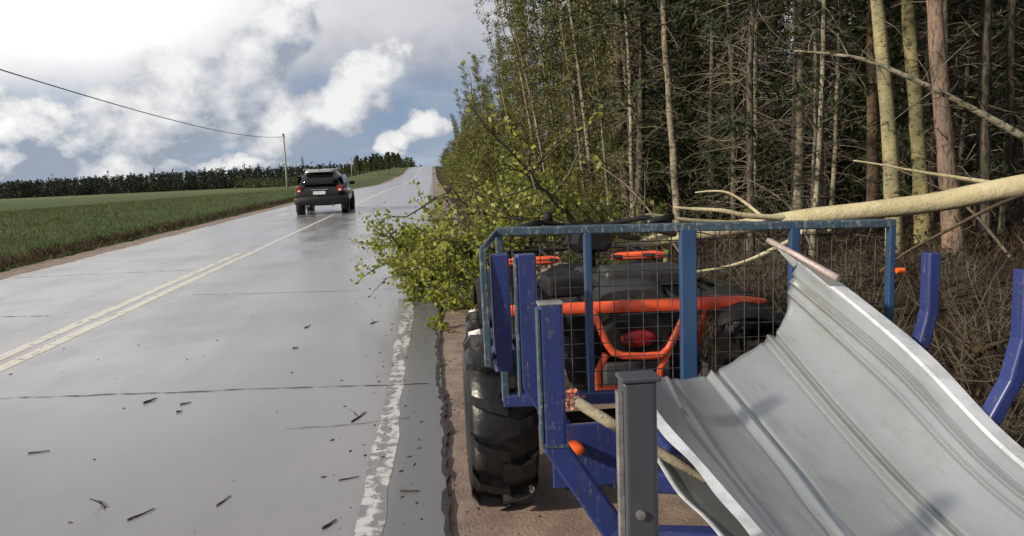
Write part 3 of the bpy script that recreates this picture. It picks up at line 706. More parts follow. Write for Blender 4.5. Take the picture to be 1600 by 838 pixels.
m = MB(); m.strip([[(x_, y_, z_) for x_ in (-.50, -.3, 0, .3, .50)] for y_, z_ in ((.38, 1.545), (.62, 1.622), (1.1, 1.648), (1.6, 1.652), (2.2, 1.60))]); solid(m.build('roof', 'silver', car, True), .02, 1)  # silver strip paints the sky reflected in the black roof
m = MB(); m.strip([[((-.62 + 1.24 * k / 6) * w_, y_ + .07 * (abs(k - 3) / 3) ** 2, z_) for k in range(7)] for w_, y_, z_ in ((1.05, .045, 1.10), (1.0, .145, 1.26), (.90, .30, 1.46))])
solid(m.build('rear_window', 'glass', car, True), .02, 1)
for sx in (-1, 1):
    for y0, y1, t0, t1 in ((.42, 1.0, .42, .95), (1.06, 1.85, 1.02, 1.75), (1.92, 2.75, 1.82, 2.2)):
        m = MB(); xx = .822 * sx; m.strip([[(xx, y0, 1.10), (xx, y1, 1.10)], [(xx - .075 * sx, t0, 1.44), (xx - .075 * sx, t1, 1.44)]]); solid(m.build('side_window', 'glass', car), .015, sx * -1)
    m = MB(); m.loft([ring(.10, .82, 1.03, -.03, 12), ring(.125, .80, 1.06, .06, 12), ring(.07, .84, 1.04, .30, 12)])
    o = auto(m.build('tail_light', 'tail', car)); o.location = (.70 * sx, 0, 0)
    m = MB(); m.loft([ring(.05, .86, .92, -.045, 10), ring(.06, .85, .93, .0, 10)]); l2 = m.build('lamp_lens', 'plate', o)
    m = MB(); m.tube([(.56 * sx, .55, 1.63), (.57 * sx, .7, 1.68), (.57 * sx, 2.0, 1.675), (.56 * sx, 2.2, 1.60)], .02, 6); m.build('roof_rail', 'silver', car)
    m = MB(); m.loft([ring(.10, 1.02, 1.16, 2.62, 10), ring(.11, 1.01, 1.17, 2.70, 10), ring(.06, 1.04, 1.14, 2.80, 10)]); o = m.build('wing_mirror', 'car', car, True); o.location = (.93 * sx, 0, 0)
    m = MB(); m.tube([(.42 * sx, .0, .33), (.42 * sx, .2, .33)], .04, 10); m.build('exhaust_tip', 'chrome', car)
    for yy in (.78, 3.40):
        wh = bpy.data.objects.new('wheel', None); C.objects.link(wh); wh.parent = car; wh.location = (.80 * sx, yy, .345)
        m = MB(); m.lathe([(.20, -.10), (.31, -.115), (.345, -.08), (.35, 0), (.345, .08), (.31, .115), (.20, .10)], 28); m.build('tyre', 'rubber', wh, True)
        m = MB(); m.lathe([(.01, -.06), (.05, .07 * sx), (.19, .085 * sx), (.215, .095 * sx), (.215, -.06)], 20); m.build('rim', 'chrome', wh)
        m = MB(); m.lathe([(.36, -.13 * sx), (.36, .085 * sx), (.40, .105 * sx), (.42, .05 * sx), (.42, -.13 * sx)], 28); m.build('wheel_arch', 'car_grey', wh, True)
m = MB(); m.loft([ring(.80, .40, .66, -.075, e=5), ring(.885, .36, .68, -.03, e=5), ring(.90, .34, .68, .25, e=5)]); auto(m.build('rear_bumper', 'car_grey', car), 50)
m = MB(); m.box((0, -.085, .80), (.42, .02, .12)); bevel(m.build('number_plate', 'plate', car), .004)
m = MB(); m.box((0, -.05, .915), (.62, .05, .035)); bevel(m.build('tailgate_trim', 'chrome', car), .006)
m = MB(); m.rectbar([(-.46, .36, 1.52), (0, .29, 1.545), (.46, .36, 1.52)], (0, 1, 0), .14, .025); m.build('roof_spoiler', 'car', car)
m = MB(); m.tube([(0, .45, 1.62), (0, .36, 1.74)], .012, 6); m.build('aerial', 'black_plastic', car)

# ------------------------------------------------------------------ wheel with mud tyre (axis X)
def lug_mesh(rad, half, side):
    """angled block climbing from the tread centre over the shoulder"""
    prof = [(-.10 * half, rad), (.45 * half, rad * .998), (.85 * half, rad * .975), (1.05 * half, rad * .90)]
    rings = []
    for i, (xo, r0) in enumerate(prof):
        a0 = .20 * (i / 3) ** 1.2; wd = .085 - .012 * i; hgt = .042 if i < 3 else .026
        ring_ = []
        for da, dr in ((-wd, -.02), (wd, -.02), (wd * .7, hgt), (-wd * .7, hgt)):
            a = a0 + da; r = r0 + dr; ring_.append((xo * side, r * math.sin(a), r * math.cos(a)))
        rings.append(ring_)
    m = MB(); m.loft(rings); return m.data('lug', 'rubber')
def mud_wheel(parent, loc, rad, half, n=15, side=1, lugs=True):
    wh = bpy.data.objects.new('wheel', None); C.objects.link(wh); wh.parent = parent; wh.location = loc
    ri = rad * .45
    m = MB(); m.lathe([(ri, -half * .85), (rad * .62, -half * 1.06), (rad * .84, -half * 1.08), (rad * .955, -half * .92), (rad * .985, -half * .5), (rad * .99, 0), (rad * .985, half * .5), (rad * .955, half * .92), (rad * .84, half * 1.08), (rad * .62, half * 1.06), (ri, half * .85)], 40)
    m.build('tyre', 'rubber', wh, True)
    m = MB(); m.lathe([(.02, side * half * .35), (ri * .4, side * half * .45), (ri * .85, side * half * .2), (ri * 1.02, side * half * .86), (ri * 1.02, -side * half * .8), (.02, -side * half * .1)], 24); m.build('rim', 'black_plastic', wh)
    if lugs:
        ms = [lug_mesh(rad * .985, half, 1), lug_mesh(rad * .985, half, -1)]
        for k in range(n):
            for j in (0, 1): link('lug', ms[j], wh, rot=(2 * math.pi * (k + .5 * j) / n, 0, 0))
    return wh

# ------------------------------------------------------------------ quad bike
AX = .87
atv = thing('quad_bike', 'orange-racked black quad bike hitched to the blue trailer', 'quad bike', (AX, 3.36, -.012))
def A(x, y, z): return (x - AX, y - 3.36, z + .012)
for sx in (-1, 1):
    mud_wheel(atv, (sx * .63, .04, .378), .365, .135, 13, sx)
    mud_wheel(atv, (sx * .60, 1.38, .30), .29, .105, 13, sx)
    # rear and front fenders: curved shells
    for yc, rr, x0, x1, a0, a1, zc in ((.04, .46, .33, .62, 56, 120, .40), (1.38, .44, .33, .64, 30, 150, .40)):
        rows = []
        for i in range(13):
            a = R(a0 + (a1 - a0) * i / 12); row = []
            for j in range(6):
                u = j / 5; r2 = rr + .05 * math.sin(u * 3.14) - .05 * u ** 3
                row.append((sx * (x0 + (x1 - x0) * u), yc - math.cos(a) * r2 * .95, zc + math.sin(a) * r2))
            rows.append(row)
        m = MB(); m.strip(rows); solid(m.build('fender', 'black_plastic', atv, True), .012, sx)
m = MB(); m.loft([ring(.24, .42, .74, -.02), ring(.30, .40, .84, .15), ring(.26, .40, .86, .5), ring(.20, .38, .80, .8), ring(.20, .40, .86, 1.15), ring(.24, .42, .88, 1.45), ring(.22, .45, .80, 1.75)]); auto(m.build('body', 'black_plastic', atv), 60)
m = MB(); m.loft([ring(.15, .84, .93, .02, e=2.6), ring(.19, .83, .97, .15, e=2.6), ring(.18, .82, .95, .5, e=2.6), ring(.13, .82, .93, .85, e=2.6), ring(.09, .84, .92, 1.0, e=2.6)]); auto(m.build('seat', 'vinyl', atv), 60)
m = MB(); m.box(A(.98, 3.62, .945), (.40, .22, .10)); bevel(m.build('cargo_bag', 'vinyl', atv), .03, 3)
m = MB(); m.box(A(.60, 3.60, .93), (.20, .30, .09)); bevel(m.build('storage_box', 'black_plastic', atv), .02, 3)
# rear rack
rack = bpy.data.objects.new('rear_rack', None); C.objects.link(rack); rack.parent = atv
m = MB()
m.loft([[A(x, 3.24 + yy * w_, .872 - .02 * (x - .85) + zz * h_) for yy, zz in ((-1, -.5), (-.6, -1), (.6, -1), (1, -.5), (1, .5), (.6, 1), (-.6, 1), (-1, .5))]
        for x, w_, h_ in ((.27, .012, .016), (.31, .022, .023), (.5, .024, .024), (.85, .024, .026), (1.15, .024, .029), (1.26, .024, .029), (1.36, .020, .021), (1.44, .010, .008))])
auto(m.build('rack_bar', 'orange', rack), 40)
for x in (.45, .66, .86, 1.06, 1.26):
    m = MB(); m.tube([A(x, 3.25, .875), A(x, 3.5, .885), A(x, 3.82, .88)], .013, 8); m.build('rack_rail', 'black_plastic', rack, True)
m = MB(); m.tube([A(.36, 3.25, .87), A(.34, 3.5, .88), A(.36, 3.8, .88), A(.5, 3.86, .88), A(1.2, 3.86, .88), A(1.34, 3.8, .88), A(1.36, 3.5, .88), A(1.36, 3.26, .87)], .016, 8); m.build('rack_frame', 'black_plastic', rack, True)
for x in (.50, 1.20):
    m = MB(); m.tube([A(x, 3.3, .86), A(x, 3.45, .62)], .014, 8); m.build('rack_support', 'orange', rack, True)
# front rack
rack2 = bpy.data.objects.new('front_rack', None); C.objects.link(rack2); rack2.parent = atv
for x0, x1 in ((.42, .76), (1.09, 1.43)):
    m = MB(); m.loft([[A(x, 4.72 + a * w_, .905 + b * w_) for a, b in ((-1, -.5), (-.5, -1), (.5, -1), (1, -.5), (1, .5), (.5, 1), (-.5, 1), (-1, .5))] for x, w_ in ((x0, .014), (x0 + .05, .026), (x1 - .05, .026), (x1, .014))]); auto(m.build('rack_bar', 'orange', rack2), 40)
for x in (.5, .7, .9, 1.1, 1.3):
    m = MB(); m.tube([A(x, 4.5, .93), A(x, 4.72, .91), A(x, 5.12, .92)], .012, 6); m.build('rack_rail', 'black_plastic', rack2, True)
m = MB(); m.tube([A(.44, 4.72, .91), A(.46, 5.1, .92), A(.6, 5.16, .92), A(1.2, 5.16, .92), A(1.38, 5.1, .92), A(1.4, 4.72, .91)], .014, 6); m.build('rack_frame', 'black_plastic', rack2, True)
# U shaped guard and tail light
m = MB(); m.tube([A(.655, 3.20, .862), A(.662, 3.17, .83), A(.70, 3.16, .73), A(.725, 3.16, .692), A(.77, 3.16, .672), A(.86, 3.16, .664), A(.94, 3.16, .664), A(.972, 3.16, .69), A(1.0, 3.16, .74), A(1.045, 3.17, .82), A(1.05, 3.20, .86)], .0165, 8); m.build('rear_guard', 'orange', atv, True)
for x in (.668, .945):
    m = MB(); m.tube([A(x + .03, 3.17, .68), A(x, 3.19, .60), A(x, 3.21, .48)], .017, 8); m.build('guard_post', 'orange', atv, True)
m = MB(); m.tube([A(.668, 3.2, .52), A(.80, 3.2, .515), A(.945, 3.2, .52)], .014, 8); m.build('guard_crossbar', 'orange', atv, True)
m = MB(); m.loft([[A(.86 + dx * s_, 3.31 - y_, .735 + dz * s_) for dx, dz in ((-.15, -.06), (-.12, -.085), (.12, -.085), (.15, -.06), (.165, .03), (.10, .075), (-.10, .075), (-.165, .03))] for s_, y_ in ((1.05, -.06), (1.0, .03), (.88, .07))]); hs = auto(m.build('tail_light_housing', 'black_plastic', atv), 40)
m = MB(); m.loft([[A(.862 + .082 * s_ * math.cos(a), 3.235 - y_, .725 + .040 * s_ * math.sin(a)) for a in [2 * math.pi * k / 20 for k in range(20)]] for s_, y_ in ((1, -.02), (1, .0), (.85, .012), (.4, .018))]); m.build('tail_light', 'red_lens', atv, True)
m = MB(); m.box(A(.86, 3.28, .55), (.30, .05, .13)); bevel(m.build('rear_panel', 'grey_plastic', atv), .01)
# handlebar
m = MB(); m.tube([A(.43, 4.10, 1.16), A(.58, 4.16, 1.185), A(.76, 4.24, 1.15), A(.86, 4.25, 1.13), A(.96, 4.24, 1.15), A(1.14, 4.16, 1.185), A(1.29, 4.10, 1.16)], .013, 8); hb = m.build('handlebar', 'black_plastic', atv, True)
for x0, x1 in ((.41, .57), (1.15, 1.31)):
    m = MB(); m.tube([A(x0, 4.095, 1.158), A(x1, 4.155, 1.185)], .020, 10); m.build('grip', 'rubber', hb, True)
m = MB(); m.tube([A(.62, 4.2, 1.18), A(.615, 4.2, 1.24)], [.03, .022], 8); m.build('brake_reservoir', 'black_plastic', hb, True)
m = MB(); m.loft([[A(.86 + s_ * dx, 4.25 + y_, 1.09 + s_ * dz) for dx, dz in ((-.13, -.04), (-.09, -.09), (.09, -.09), (.13, -.04), (.10, .06), (-.10, .06))] for s_, y_ in ((.7, -.12), (1, -.03), (1, .08), (.6, .15))]); auto(m.build('handlebar_pod', 'black_plastic', atv), 40)
m = MB(); m.tube([A(.86, 4.25, .85), A(.86, 4.25, 1.1)], .03, 8); m.build('steering_column', 'black_plastic', atv, True)
m = MB(); m.tube([A(.25 + .05, 3.39, .335), A(1.45, 3.39, .335)], .03, 8); m.build('axle', 'black_plastic', atv, True)
m = MB(); m.tube([A(.30, 4.74, .325), A(1.44, 4.74, .325)], .03, 8); m.build('axle', 'black_plastic', atv, True)
m = MB(); m.box(A(.88, 3.24, .40), (.06, .22, .06)); bevel(m.build('tow_bar', 'steel_worn', atv), .006)

# ------------------------------------------------------------------ log trailer
TX, TY = .93, 2.1
tr = thing('log_trailer', 'blue steel log trailer with tall stakes and mesh headboard behind the quad bike', 'trailer', (TX, TY, -.012))
def Tn(x, y, z): return (x - TX, y - TY, z + .012)
m = MB(); m.rectbar([Tn(.90, .75, .33), Tn(.90, 2.9, .33), Tn(.88, 3.14, .38)], (1, 0, 0), .10, .10); bevel(m.build('centre_beam', 'blue', tr), .008)
m = MB(); m.tube([Tn(.88, 3.10, .38), Tn(.88, 3.17, .41)], [.045, .03], 10); m.build('hitch', 'steel_worn', tr, True)
L = [(.373, 1.42, 1.078, 'stake_grey'), (.306, 2.10, 1.112, 'blue'), (.294, 2.55, 1.204, 'blue'), (.226, 2.80, 1.18, 'blue')]
Rr = [(1.58, 1.32, 1.12, 'blue'), (1.575, 1.90, 1.168, 'blue'), (1.575, 2.30, 1.17, 'blue'), (1.60, 2.62, 1.17, 'blue')]
for i, ((xl, yl, zl, ml), (xr, yr, zr_, mr)) in enumerate(zip(L, Rr)):
    base = .40
    if i == 0: ptl = [Tn(xl, yl, zl), Tn(xl, yl, .80), Tn(xl, yl, .48), Tn(xl + .10, yl, .40)]
    elif i == 3: ptl = [Tn(xl, yl, zl), Tn(xl, yl, .90), Tn(xl, yl, .74)]
    else:
        zb_ = .70 if i == 1 else .76
        ptl = [Tn(xl, yl, zl), Tn(xl, yl, .86), Tn(xl, yl, zb_), Tn(xl + .165, yl, zb_ - .265), Tn(xl + .28, yl - .03, base)]
    m = MB(); m.rectbar(ptl, (0, 1, 0), .05, .068)
    st = bevel(m.build('stake', ml, tr, label='muddy dark grey rearmost left stake' if i == 0 else None), .006)
    if i == 1:
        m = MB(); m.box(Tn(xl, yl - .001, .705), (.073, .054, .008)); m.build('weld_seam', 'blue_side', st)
        m = MB(); m.box(Tn(xl, yl, zl + .003), (.072, .054, .008)); bevel(m.build('end_cap', 'steel_worn', st), .003)
    if i == 0:
        m = MB(); m.rectbar([Tn(xl - .039, yl - .012, zl - .015), Tn(xl - .039, yl - .012, .50)], (0, 1, 0), .016, .012); m.build('edge_strip', 'steel_worn', st)
        m = MB(); m.lathe([(.001, -.004), (.010, -.004), (.008, .006), (.001, .006)], 10); bo = m.build('bolt', 'steel_worn', st); bo.rotation_euler = (0, 0, R(90)); bo.location = Tn(xl - .005, yl - .028, .815)
        m = MB(); m.box(Tn(xl + .002, yl, zl + .006), (.078, .058, .010)); bevel(m.build('end_cap', 'stake_grey', st), .003)
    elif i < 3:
        m = MB(); m.rectbar([Tn(xl - .0365, yl - .003, zl - .01), Tn(xl - .0365, yl - .003, .715)], (0, 1, 0), .046, .008); m.build('lit_side', 'blue_side', st)  # paler strip: sunlight on the stake's left face put into the colour
    if i == 3:
        m = MB(); m.rectbar([Tn(xl + .035, yl, .80), Tn(xl + .035, yl + .19, .80)], (0, 0, 1), .03, .03); m.build('stake_bracket', 'blue', st); continue
    m = MB(); m.rectbar([Tn(xr, yr, zr_), Tn(xr, yr, .98), Tn(xr - .03, yr, .86), Tn(xr - .14, yr, .66), Tn(xr - .28, yr, base)], (0, 1, 0), .05, .042)
    st = bevel(m.build('stake', mr, tr), .006)
    m = MB(); m.rectbar([Tn(xl + .10 if i == 0 else xl + .28, yl - (.0 if i == 0 else .03), base), Tn(xr - .28, yr, base)], (0, 0, 1), .075, .06); bevel(m.build('bunk_beam', 'blue', tr), .006)
for x in (.62, 1.24):
    m = MB(); m.rectbar([Tn(x, 1.36, .345), Tn(x, 2.78, .345)], (1, 0, 0), .05, .05); bevel(m.build('side_rail', 'blue', tr), .005)
m = MB(); m.box(Tn(.50, 2.46, .52), (.30, .012, .22)); bevel(m.build('guard_plate', 'blue', tr), .004)
m = MB(); m.loft([[Tn(.425 + .026 * s_ * math.cos(a), 2.40 - y_, .560 + .017 * s_ * math.sin(a)) for a in [2 * math.pi * k / 16 for k in range(16)]] for s_, y_ in ((1, -.06), (1, .0), (.6, .008))]); m.build('side_marker', 'orange_lens', tr, True)
for sx, xx in ((-1, .08), (1, 1.80)):
    mud_wheel(tr, Tn(xx, 1.12, .262), .255, .095, 12, sx)
m = MB(); m.tube([Tn(.10, 1.12, .25), Tn(1.78, 1.12, .25)], .03, 8); m.build('axle', 'blue', tr, True)
# headboard
hl, hr = Vector(Tn(.235, 3.0, 0)), Vector(Tn(1.80, 2.86, 0))
def Hp(x, z, dy=0):
    u = (x - .235) / (1.80 - .235); p_ = hl.lerp(hr, u); return Vector((p_.x, p_.y + dy, z + .012))
hd = bpy.data.objects.new('headboard', None); C.objects.link(hd); hd.parent = tr
m = MB(); m.rectbar([Hp(.235, 1.245), Hp(.9, 1.235), Hp(1.80, 1.215)], (0, 1, 0), .035, .034); bevel(m.build('top_rail', 'blue_side', hd), .004)
m = MB(); m.rectbar([Hp(.235, .56), Hp(1.80, .55)], (0, 1, 0), .04, .05); bevel(m.build('bottom_rail', 'blue', hd), .004)
for x, wd, mt in ((.245, .030, 'blue_side'), (.590, .030, 'blue_post'), (.985, .066, 'blue_post'), (1.405, .040, 'blue_post'), (1.788, .026, 'blue_post')):
    m = MB(); m.rectbar([Hp(x, 1.228), Hp(x, .9), Hp(x, .40 if wd > .05 else .56)], (0, 1, 0), .034, wd); bevel(m.build('post', mt, hd), .004)
me = None
for k in range(26):
    x = .29 + k * .058
    m = MB(); m.tube([Hp(x, 1.22, .022), Hp(x, .57, .022)], .0020, 4); m.build('mesh_wire', 'wire', hd)
for k in range(11):
    z_ = .60 + k * .058
    m = MB(); m.tube([Hp(.25, z_, .027), Hp(1.78, z_, .027)], .0020, 4); m.build('mesh_wire', 'wire', hd)
# side return of the headboard
m = MB(); m.rectbar([Tn(.235, 3.0, 1.243), Tn(.165, 2.78, 1.20), Tn(.165, 2.74, .78)], (0, 1, .2), .03, .026); bevel(m.build('side_frame', 'blue_side', hd), .004)
m = MB(); m.rectbar([Tn(.165, 2.75, .80), Tn(.236, 2.99, .80)], (0, 0, 1), .03, .03); bevel(m.build('side_frame', 'blue_side', hd), .004)
m = MB(); m.lathe([(.001, -.03), (.018, -.03), (.018, .03), (.001, .03)], 10); lt = m.build('corner_light', 'orange_lens', hd); lt.location = Hp(1.81, 1.03, -.03); lt.scale = (.5, .6, .6)
# ------------------------------------------------------------------ galvanised sheet
def catm(P, u):
    n_ = len(P) - 1; k = min(int(u * n_), n_ - 1); f = u * n_ - k
    p0, p1, p2, p3 = (Vector(P[max(0, min(n_, k + d))]) for d in (-1, 0, 1, 2))
    return .5 * ((2 * p1) + (p2 - p0) * f + (2 * p0 - 5 * p1 + 4 * p2 - p3) * f * f + (3 * p1 - p0 - 3 * p2 + p3) * f ** 3)
rows_c = [
    [(.735, 2.60, .735), (.89, 2.66, .700), (1.084, 2.688, .751), (1.263, 2.73, .86), (1.345, 2.78, 1.03), (1.37, 2.80, 1.10)],
    [(.626, 2.17, .755), (.885, 2.12, .612), (1.115, 2.10, .583), (1.275, 2.15, .668), (1.40, 2.20, .84), (1.425, 2.22, .895)],
    [(.700, 1.61, .648), (.853, 1.66, .580), (1.085, 1.70, .524), (1.270, 1.70, .572), (1.390, 1.69, .67), (1.42, 1.68, .705)],
    [(.72, 1.05, .585), (.86, 1.08, .515), (1.08, 1.10, .470), (1.27, 1.08, .510), (1.39, 1.06, .60), (1.42, 1.05, .63)],
    [(.72, .70, .570), (.86, .70, .50), (1.08, .70, .458), (1.27, .70, .495), (1.39, .70, .58), (1.42, .70, .61)]]
NU, NV = 260, 64
ribs = [.055, .30, .335, .555, .59, .80]
rgs = np.random.default_rng(8)
G = []
for iv in range(NV + 1):
    v_ = iv / NV; cols = [catm([r_[j] for r_ in rows_c], v_) for j in range(6)]; row = []
    for iu in range(NU + 1):
        u_ = iu / NU; p_ = catm(cols, u_); row.append(p_)
    G.append(row)
def offs(u_, v_):
    h_ = 0
    for rb_, hh in ((.10, .007), (.13, -.006), (.272, -.007), (.295, .014), (.318, -.016), (.522, -.007), (.545, .015), (.568, -.017), (.73, .006), (.78, .010), (.81, -.008)): h_ += hh * math.exp(-((u_ - rb_) / .0075) ** 2)
    h_ += .004 * math.sin(v_ * 9 + u_ * 5) * math.sin(u_ * 11) + .0015 * math.sin(v_ * 33 + 2) * math.sin(u_ * 17 + 1) - .006 * abs(math.sin(v_ * 5.1 + u_ * 2.2)) ** .5 * math.exp(-((u_ - .66) / .08) ** 2)
    return h_
out_ = []
for iv in range(NV + 1):
    row = []
    for iu in range(NU + 1):
        a = G[max(iv - 1, 0)][iu]; b = G[min(iv + 1, NV)][iu]; c_ = G[iv][max(iu - 1, 0)]; d_ = G[iv][min(iu + 1, NU)]
        nr = (d_ - c_).cross(b - a).normalized()
        if nr.z < 0: nr = -nr
        p_ = G[iv][iu] + nr * offs(iu / NU, iv / NV)
        if iv == 0: p_ = p_ + Vector((0, .010 * math.sin(iu * .07) + .004 * math.sin(iu * .24), 0))
        row.append(p_)
    out_.append(row)
SO = (1.08, 1.7, .5)
sh = thing('metal_sheet', 'bent galvanised roofing sheet lying curved in the blue trailer', 'metal sheet', SO)
m = MB(); m.strip(out_); solid(m.build('sheet', 'galv', sh, True, SO), .0025, 0)
# right folded edge: flange turned outward
rowsF = []
for iv in range(NV + 1):
    v_ = iv / NV; e_ = out_[iv][NU]; wv = .022 + .024 * sm(.02, .14, v_) - .004 * math.sin(v_ * 19)
    rowsF.append([e_ + Vector((-.004, 0, .001)), e_ + Vector((.002, 0, .010)), e_ + Vector((wv, .002, .012 + .002 * math.sin(v_ * 23)))])
m = MB(); m.strip(rowsF[3:]); solid(m.build('folded_edge', 'white_edge', sh, False, SO), .002, 1)
m = MB(); m.tube([(1.283, 2.86, 1.172), (1.33, 2.72, 1.128), (1.388, 2.53, 1.065)], [.012, .011, .013], 6); m.build('hem_rod', 'pink_edge', sh, True, SO)
m = MB(); m.strip([[Vector((1.289, 2.84, 1.165)), Vector((1.335, 2.72, 1.122)), Vector((1.392, 2.53, 1.06))], [Vector((1.36, 2.80, 1.07)), out_[1][NU], out_[7][NU]]]); solid(m.build('hem_flap', 'galv', sh, False, SO), .003, 0)
rowsF = []
for iv in range(NV + 1):
    v_ = iv / NV; e_ = out_[iv][0]; wv = .030 + .003 * math.sin(v_ * 27) + .002 * math.sin(v_ * 61)
    rowsF.append([e_ + Vector((.004, 0, .002)), e_ + Vector((-.001, 0, .008)), e_ + Vector((-wv, 0, .004 + .002 * math.sin(v_ * 53)))])
m = MB(); m.strip(rowsF); solid(m.build('folded_edge', 'white_edge', sh, False, SO), .002, 1)
# second, narrower sheet lying under the first
s2o = (.75, 1.9, .5); rows2 = []
for iv in range(31):
    v_ = iv / 30; a = catm([(.66, 2.22, .60), (.655, 1.98, .585), (.68, 1.72, .575), (.70, 1.2, .53), (.70, .75, .50)], v_)
    rows2.append([a + Vector((w_, 0, -.03 * math.sin(w_ * 9) + .004 * math.sin(v_ * 17 + w_ * 50))) for w_ in (-.018, 0, .05, .10, .16, .22)])
s2 = thing('metal_sheet', 'narrow strip of galvanised sheet showing beneath the big curved sheet', 'metal sheet', s2o)
m = MB(); m.strip(rows2); solid(m.build('sheet', 'galv', s2, True, s2o), .0025, 0)
m = MB(); m.strip([[r_[0] + Vector((.002, 0, .003)), r_[0] + Vector((-.022, 0, .010))] for r_ in rows2]); solid(m.build('folded_edge', 'white_edge', s2, True, s2o), .003, 1)
# pale broken stick lying across the trailer
lo = (.5, 2.25, .68)
lg = thing('broken_stick', 'pale barked stick with torn reddish end lying in the trailer', 'stick', lo)
m = MB(); m.tube([(.415, 2.36, .745), (.45, 2.31, .728), (.507, 2.25, .698), (.58, 2.17, .664), (.65, 2.09, .632), (.72, 2.0, .60)], [.017, .019, .018, .017, .015, .010], 9); m.build('stick', 'bark_birch', lg, True, lo)
m = MB(); leaf_quads(m, np.array([(.408, 2.362, .752)]) + rgs.normal(size=(70, 3)) * np.array([.012, .012, .014]), .018, rgs, .2, .6); m.build('torn_bark', 'red_wood', lg, False, lo, 'stuff')

# ------------------------------------------------------------------ fallen aspen
FO = (2.4, 7.6, .0)
ft = thing('fallen_tree', 'pale fallen aspen lying across the shoulder with its leafy crown on the road', 'tree', FO)
TP = [(9.3, 5.4, 1.62), (7.4, 6.1, 1.40), (5.409, 6.6, 1.132), (4.678, 6.9, .986), (3.487, 7.2, .875), (2.456, 7.6, .715), (1.5, 8.1, .58), (.7, 8.6, .47), (.1, 9.0, .42)]
TRd = [.150, .125, .103, .095, .080, .062, .05, .035, .018]
m = MB(); pts = [catm(TP, k / 48) for k in range(49)]
rad = [float(np.interp(k / 48 * 8, range(9), TRd)) * (1 + .03 * math.sin(k * 1.7)) for k in range(49)]
m.tube(pts, rad, 14); m.build('trunk', 'bark_pale', ft, True, FO)
rf = np.random.default_rng(15); rp = random.Random(4)
def fbranch(p0, d, L, r0, nleaf, mat='branch_dark', leaf='leaf_fallen', wob=.14, grav=-.05, subs=10, spread=.055):
    b = curve(p0, d, L, 7, rf, wob, grav)
    for q_ in b:
        q_.z = max(q_.z, zground(q_.x, q_.y) + .07 + .05 * rf.random())
    Dm = MB(); Dm.tube(b, [r0 * (1 - .85 * i / 7) for i in range(8)], 5)
    tw = [b]
    for k in range(subs):
        s_ = at(b, rf.uniform(.15, .95)); dd = (b[-1] - b[0]).normalized() * .7 + Vector(rf.normal(size=3)) * .7
        c_ = curve(s_, dd, L * rf.uniform(.2, .5), 4, rf, .18, -.02)
        for q_ in c_: q_.z = max(q_.z, zground(q_.x, q_.y) + .05)
        Dm.tube(c_, [r0 * .4, r0 * .32, r0 * .25, r0 * .16, .002], 4); tw.append(c_)
        for j in range(2):
            s2_ = at(c_, rf.uniform(.3, .95)); c2 = curve(s2_, Vector(rf.normal(size=3)) + dd * .5, L * rf.uniform(.1, .22), 3, rf, .2)
            Dm.tube(c2, [r0 * .22, r0 * .16, r0 * .1, .0015], 3); tw.append(c2)
    bo = Dm.build('branch', mat, ft, True, FO)
    if nleaf:
        pos = []
        for k in range(int(nleaf * .9)):
            p_ = at(tw[rf.integers(0, len(tw))], rf.uniform(.2, 1)) + Vector(rf.normal(size=3)) * spread * .6
            p_.z = max(p_.z, zground(p_.x, p_.y) + .03); pos.append(tuple(p_))
        Lm = MB(); leaf_quads(Lm, np.array(pos), .050, rf, .4, .75); Lm.build('leaves', leaf, bo, False, FO, 'stuff')
crown = [  # start along trunk (0..1), direction, length, leaves
    (.80, (-.9, .1, .10), 1.8, 1100), (.84, (-1, -.5, .05), 1.5, 1100), (.86, (-.8, .5, .25), 1.4, 1000), (.90, (-.9, .1, .45), 1.0, 900), (.93, (-1, -.3, .1), .85, 900), (.97, (-1, .3, .15), .6, 700),
    (.88, (-.7, -.8, .0), 1.3, 1100), (.84, (-.4, -.9, .0), 1.2, 1000), (.80, (-.6, -.6, .25), 1.4, 900), (.76, (-.8, .3, .4), 1.2, 500), (.82, (-.6, .5, .4), 1.1, 500), (.90, (-.2, -.9, .1), 1.0, 1000), (.95, (-.5, -.9, .0), .8, 900),
    (.98, (-.7, -.7, .0), .6, 700), (.96, (-.5, .3, .35), .7, 500), (.72, (-.5, -.4, .45), 1.3, 800), (.70, (-.4, .8, .4), 1.3, 600), (.86, (-.9, -.2, .3), 1.45, 900), (.78, (-.9, -.5, .15), 1.8, 1000), (.92, (-.5, .9, .25), 1.0, 700),
    (.88, (.1, -.3, .4), .9, 500), (.84, (-.3, .2, .6), .9, 350), (.90, (.3, -.6, .2), .9, 500), (.94, (-.8, .1, -.1), .85, 800), (.66, (-.7, .2, .35), 1.4, 500), (.86, (-.3, -1, .2), 1.3, 900), (.93, (-.6, -1, .1), 1.1, 900)]
crown += [(.62, (-1, .15, .22), 2.3, 220), (.66, (-1, .1, .34), 2.3, 240), (.60, (-.9, .35, .28), 2.0, 150), (.70, (-1, -.1, .18), 2.2, 300), (.74, (-1, .25, .36), 1.8, 240)]
for u_, d_, L_, nl in crown: fbranch(catm(TP, u_), d_, L_, .019 + .005 * L_, nl)
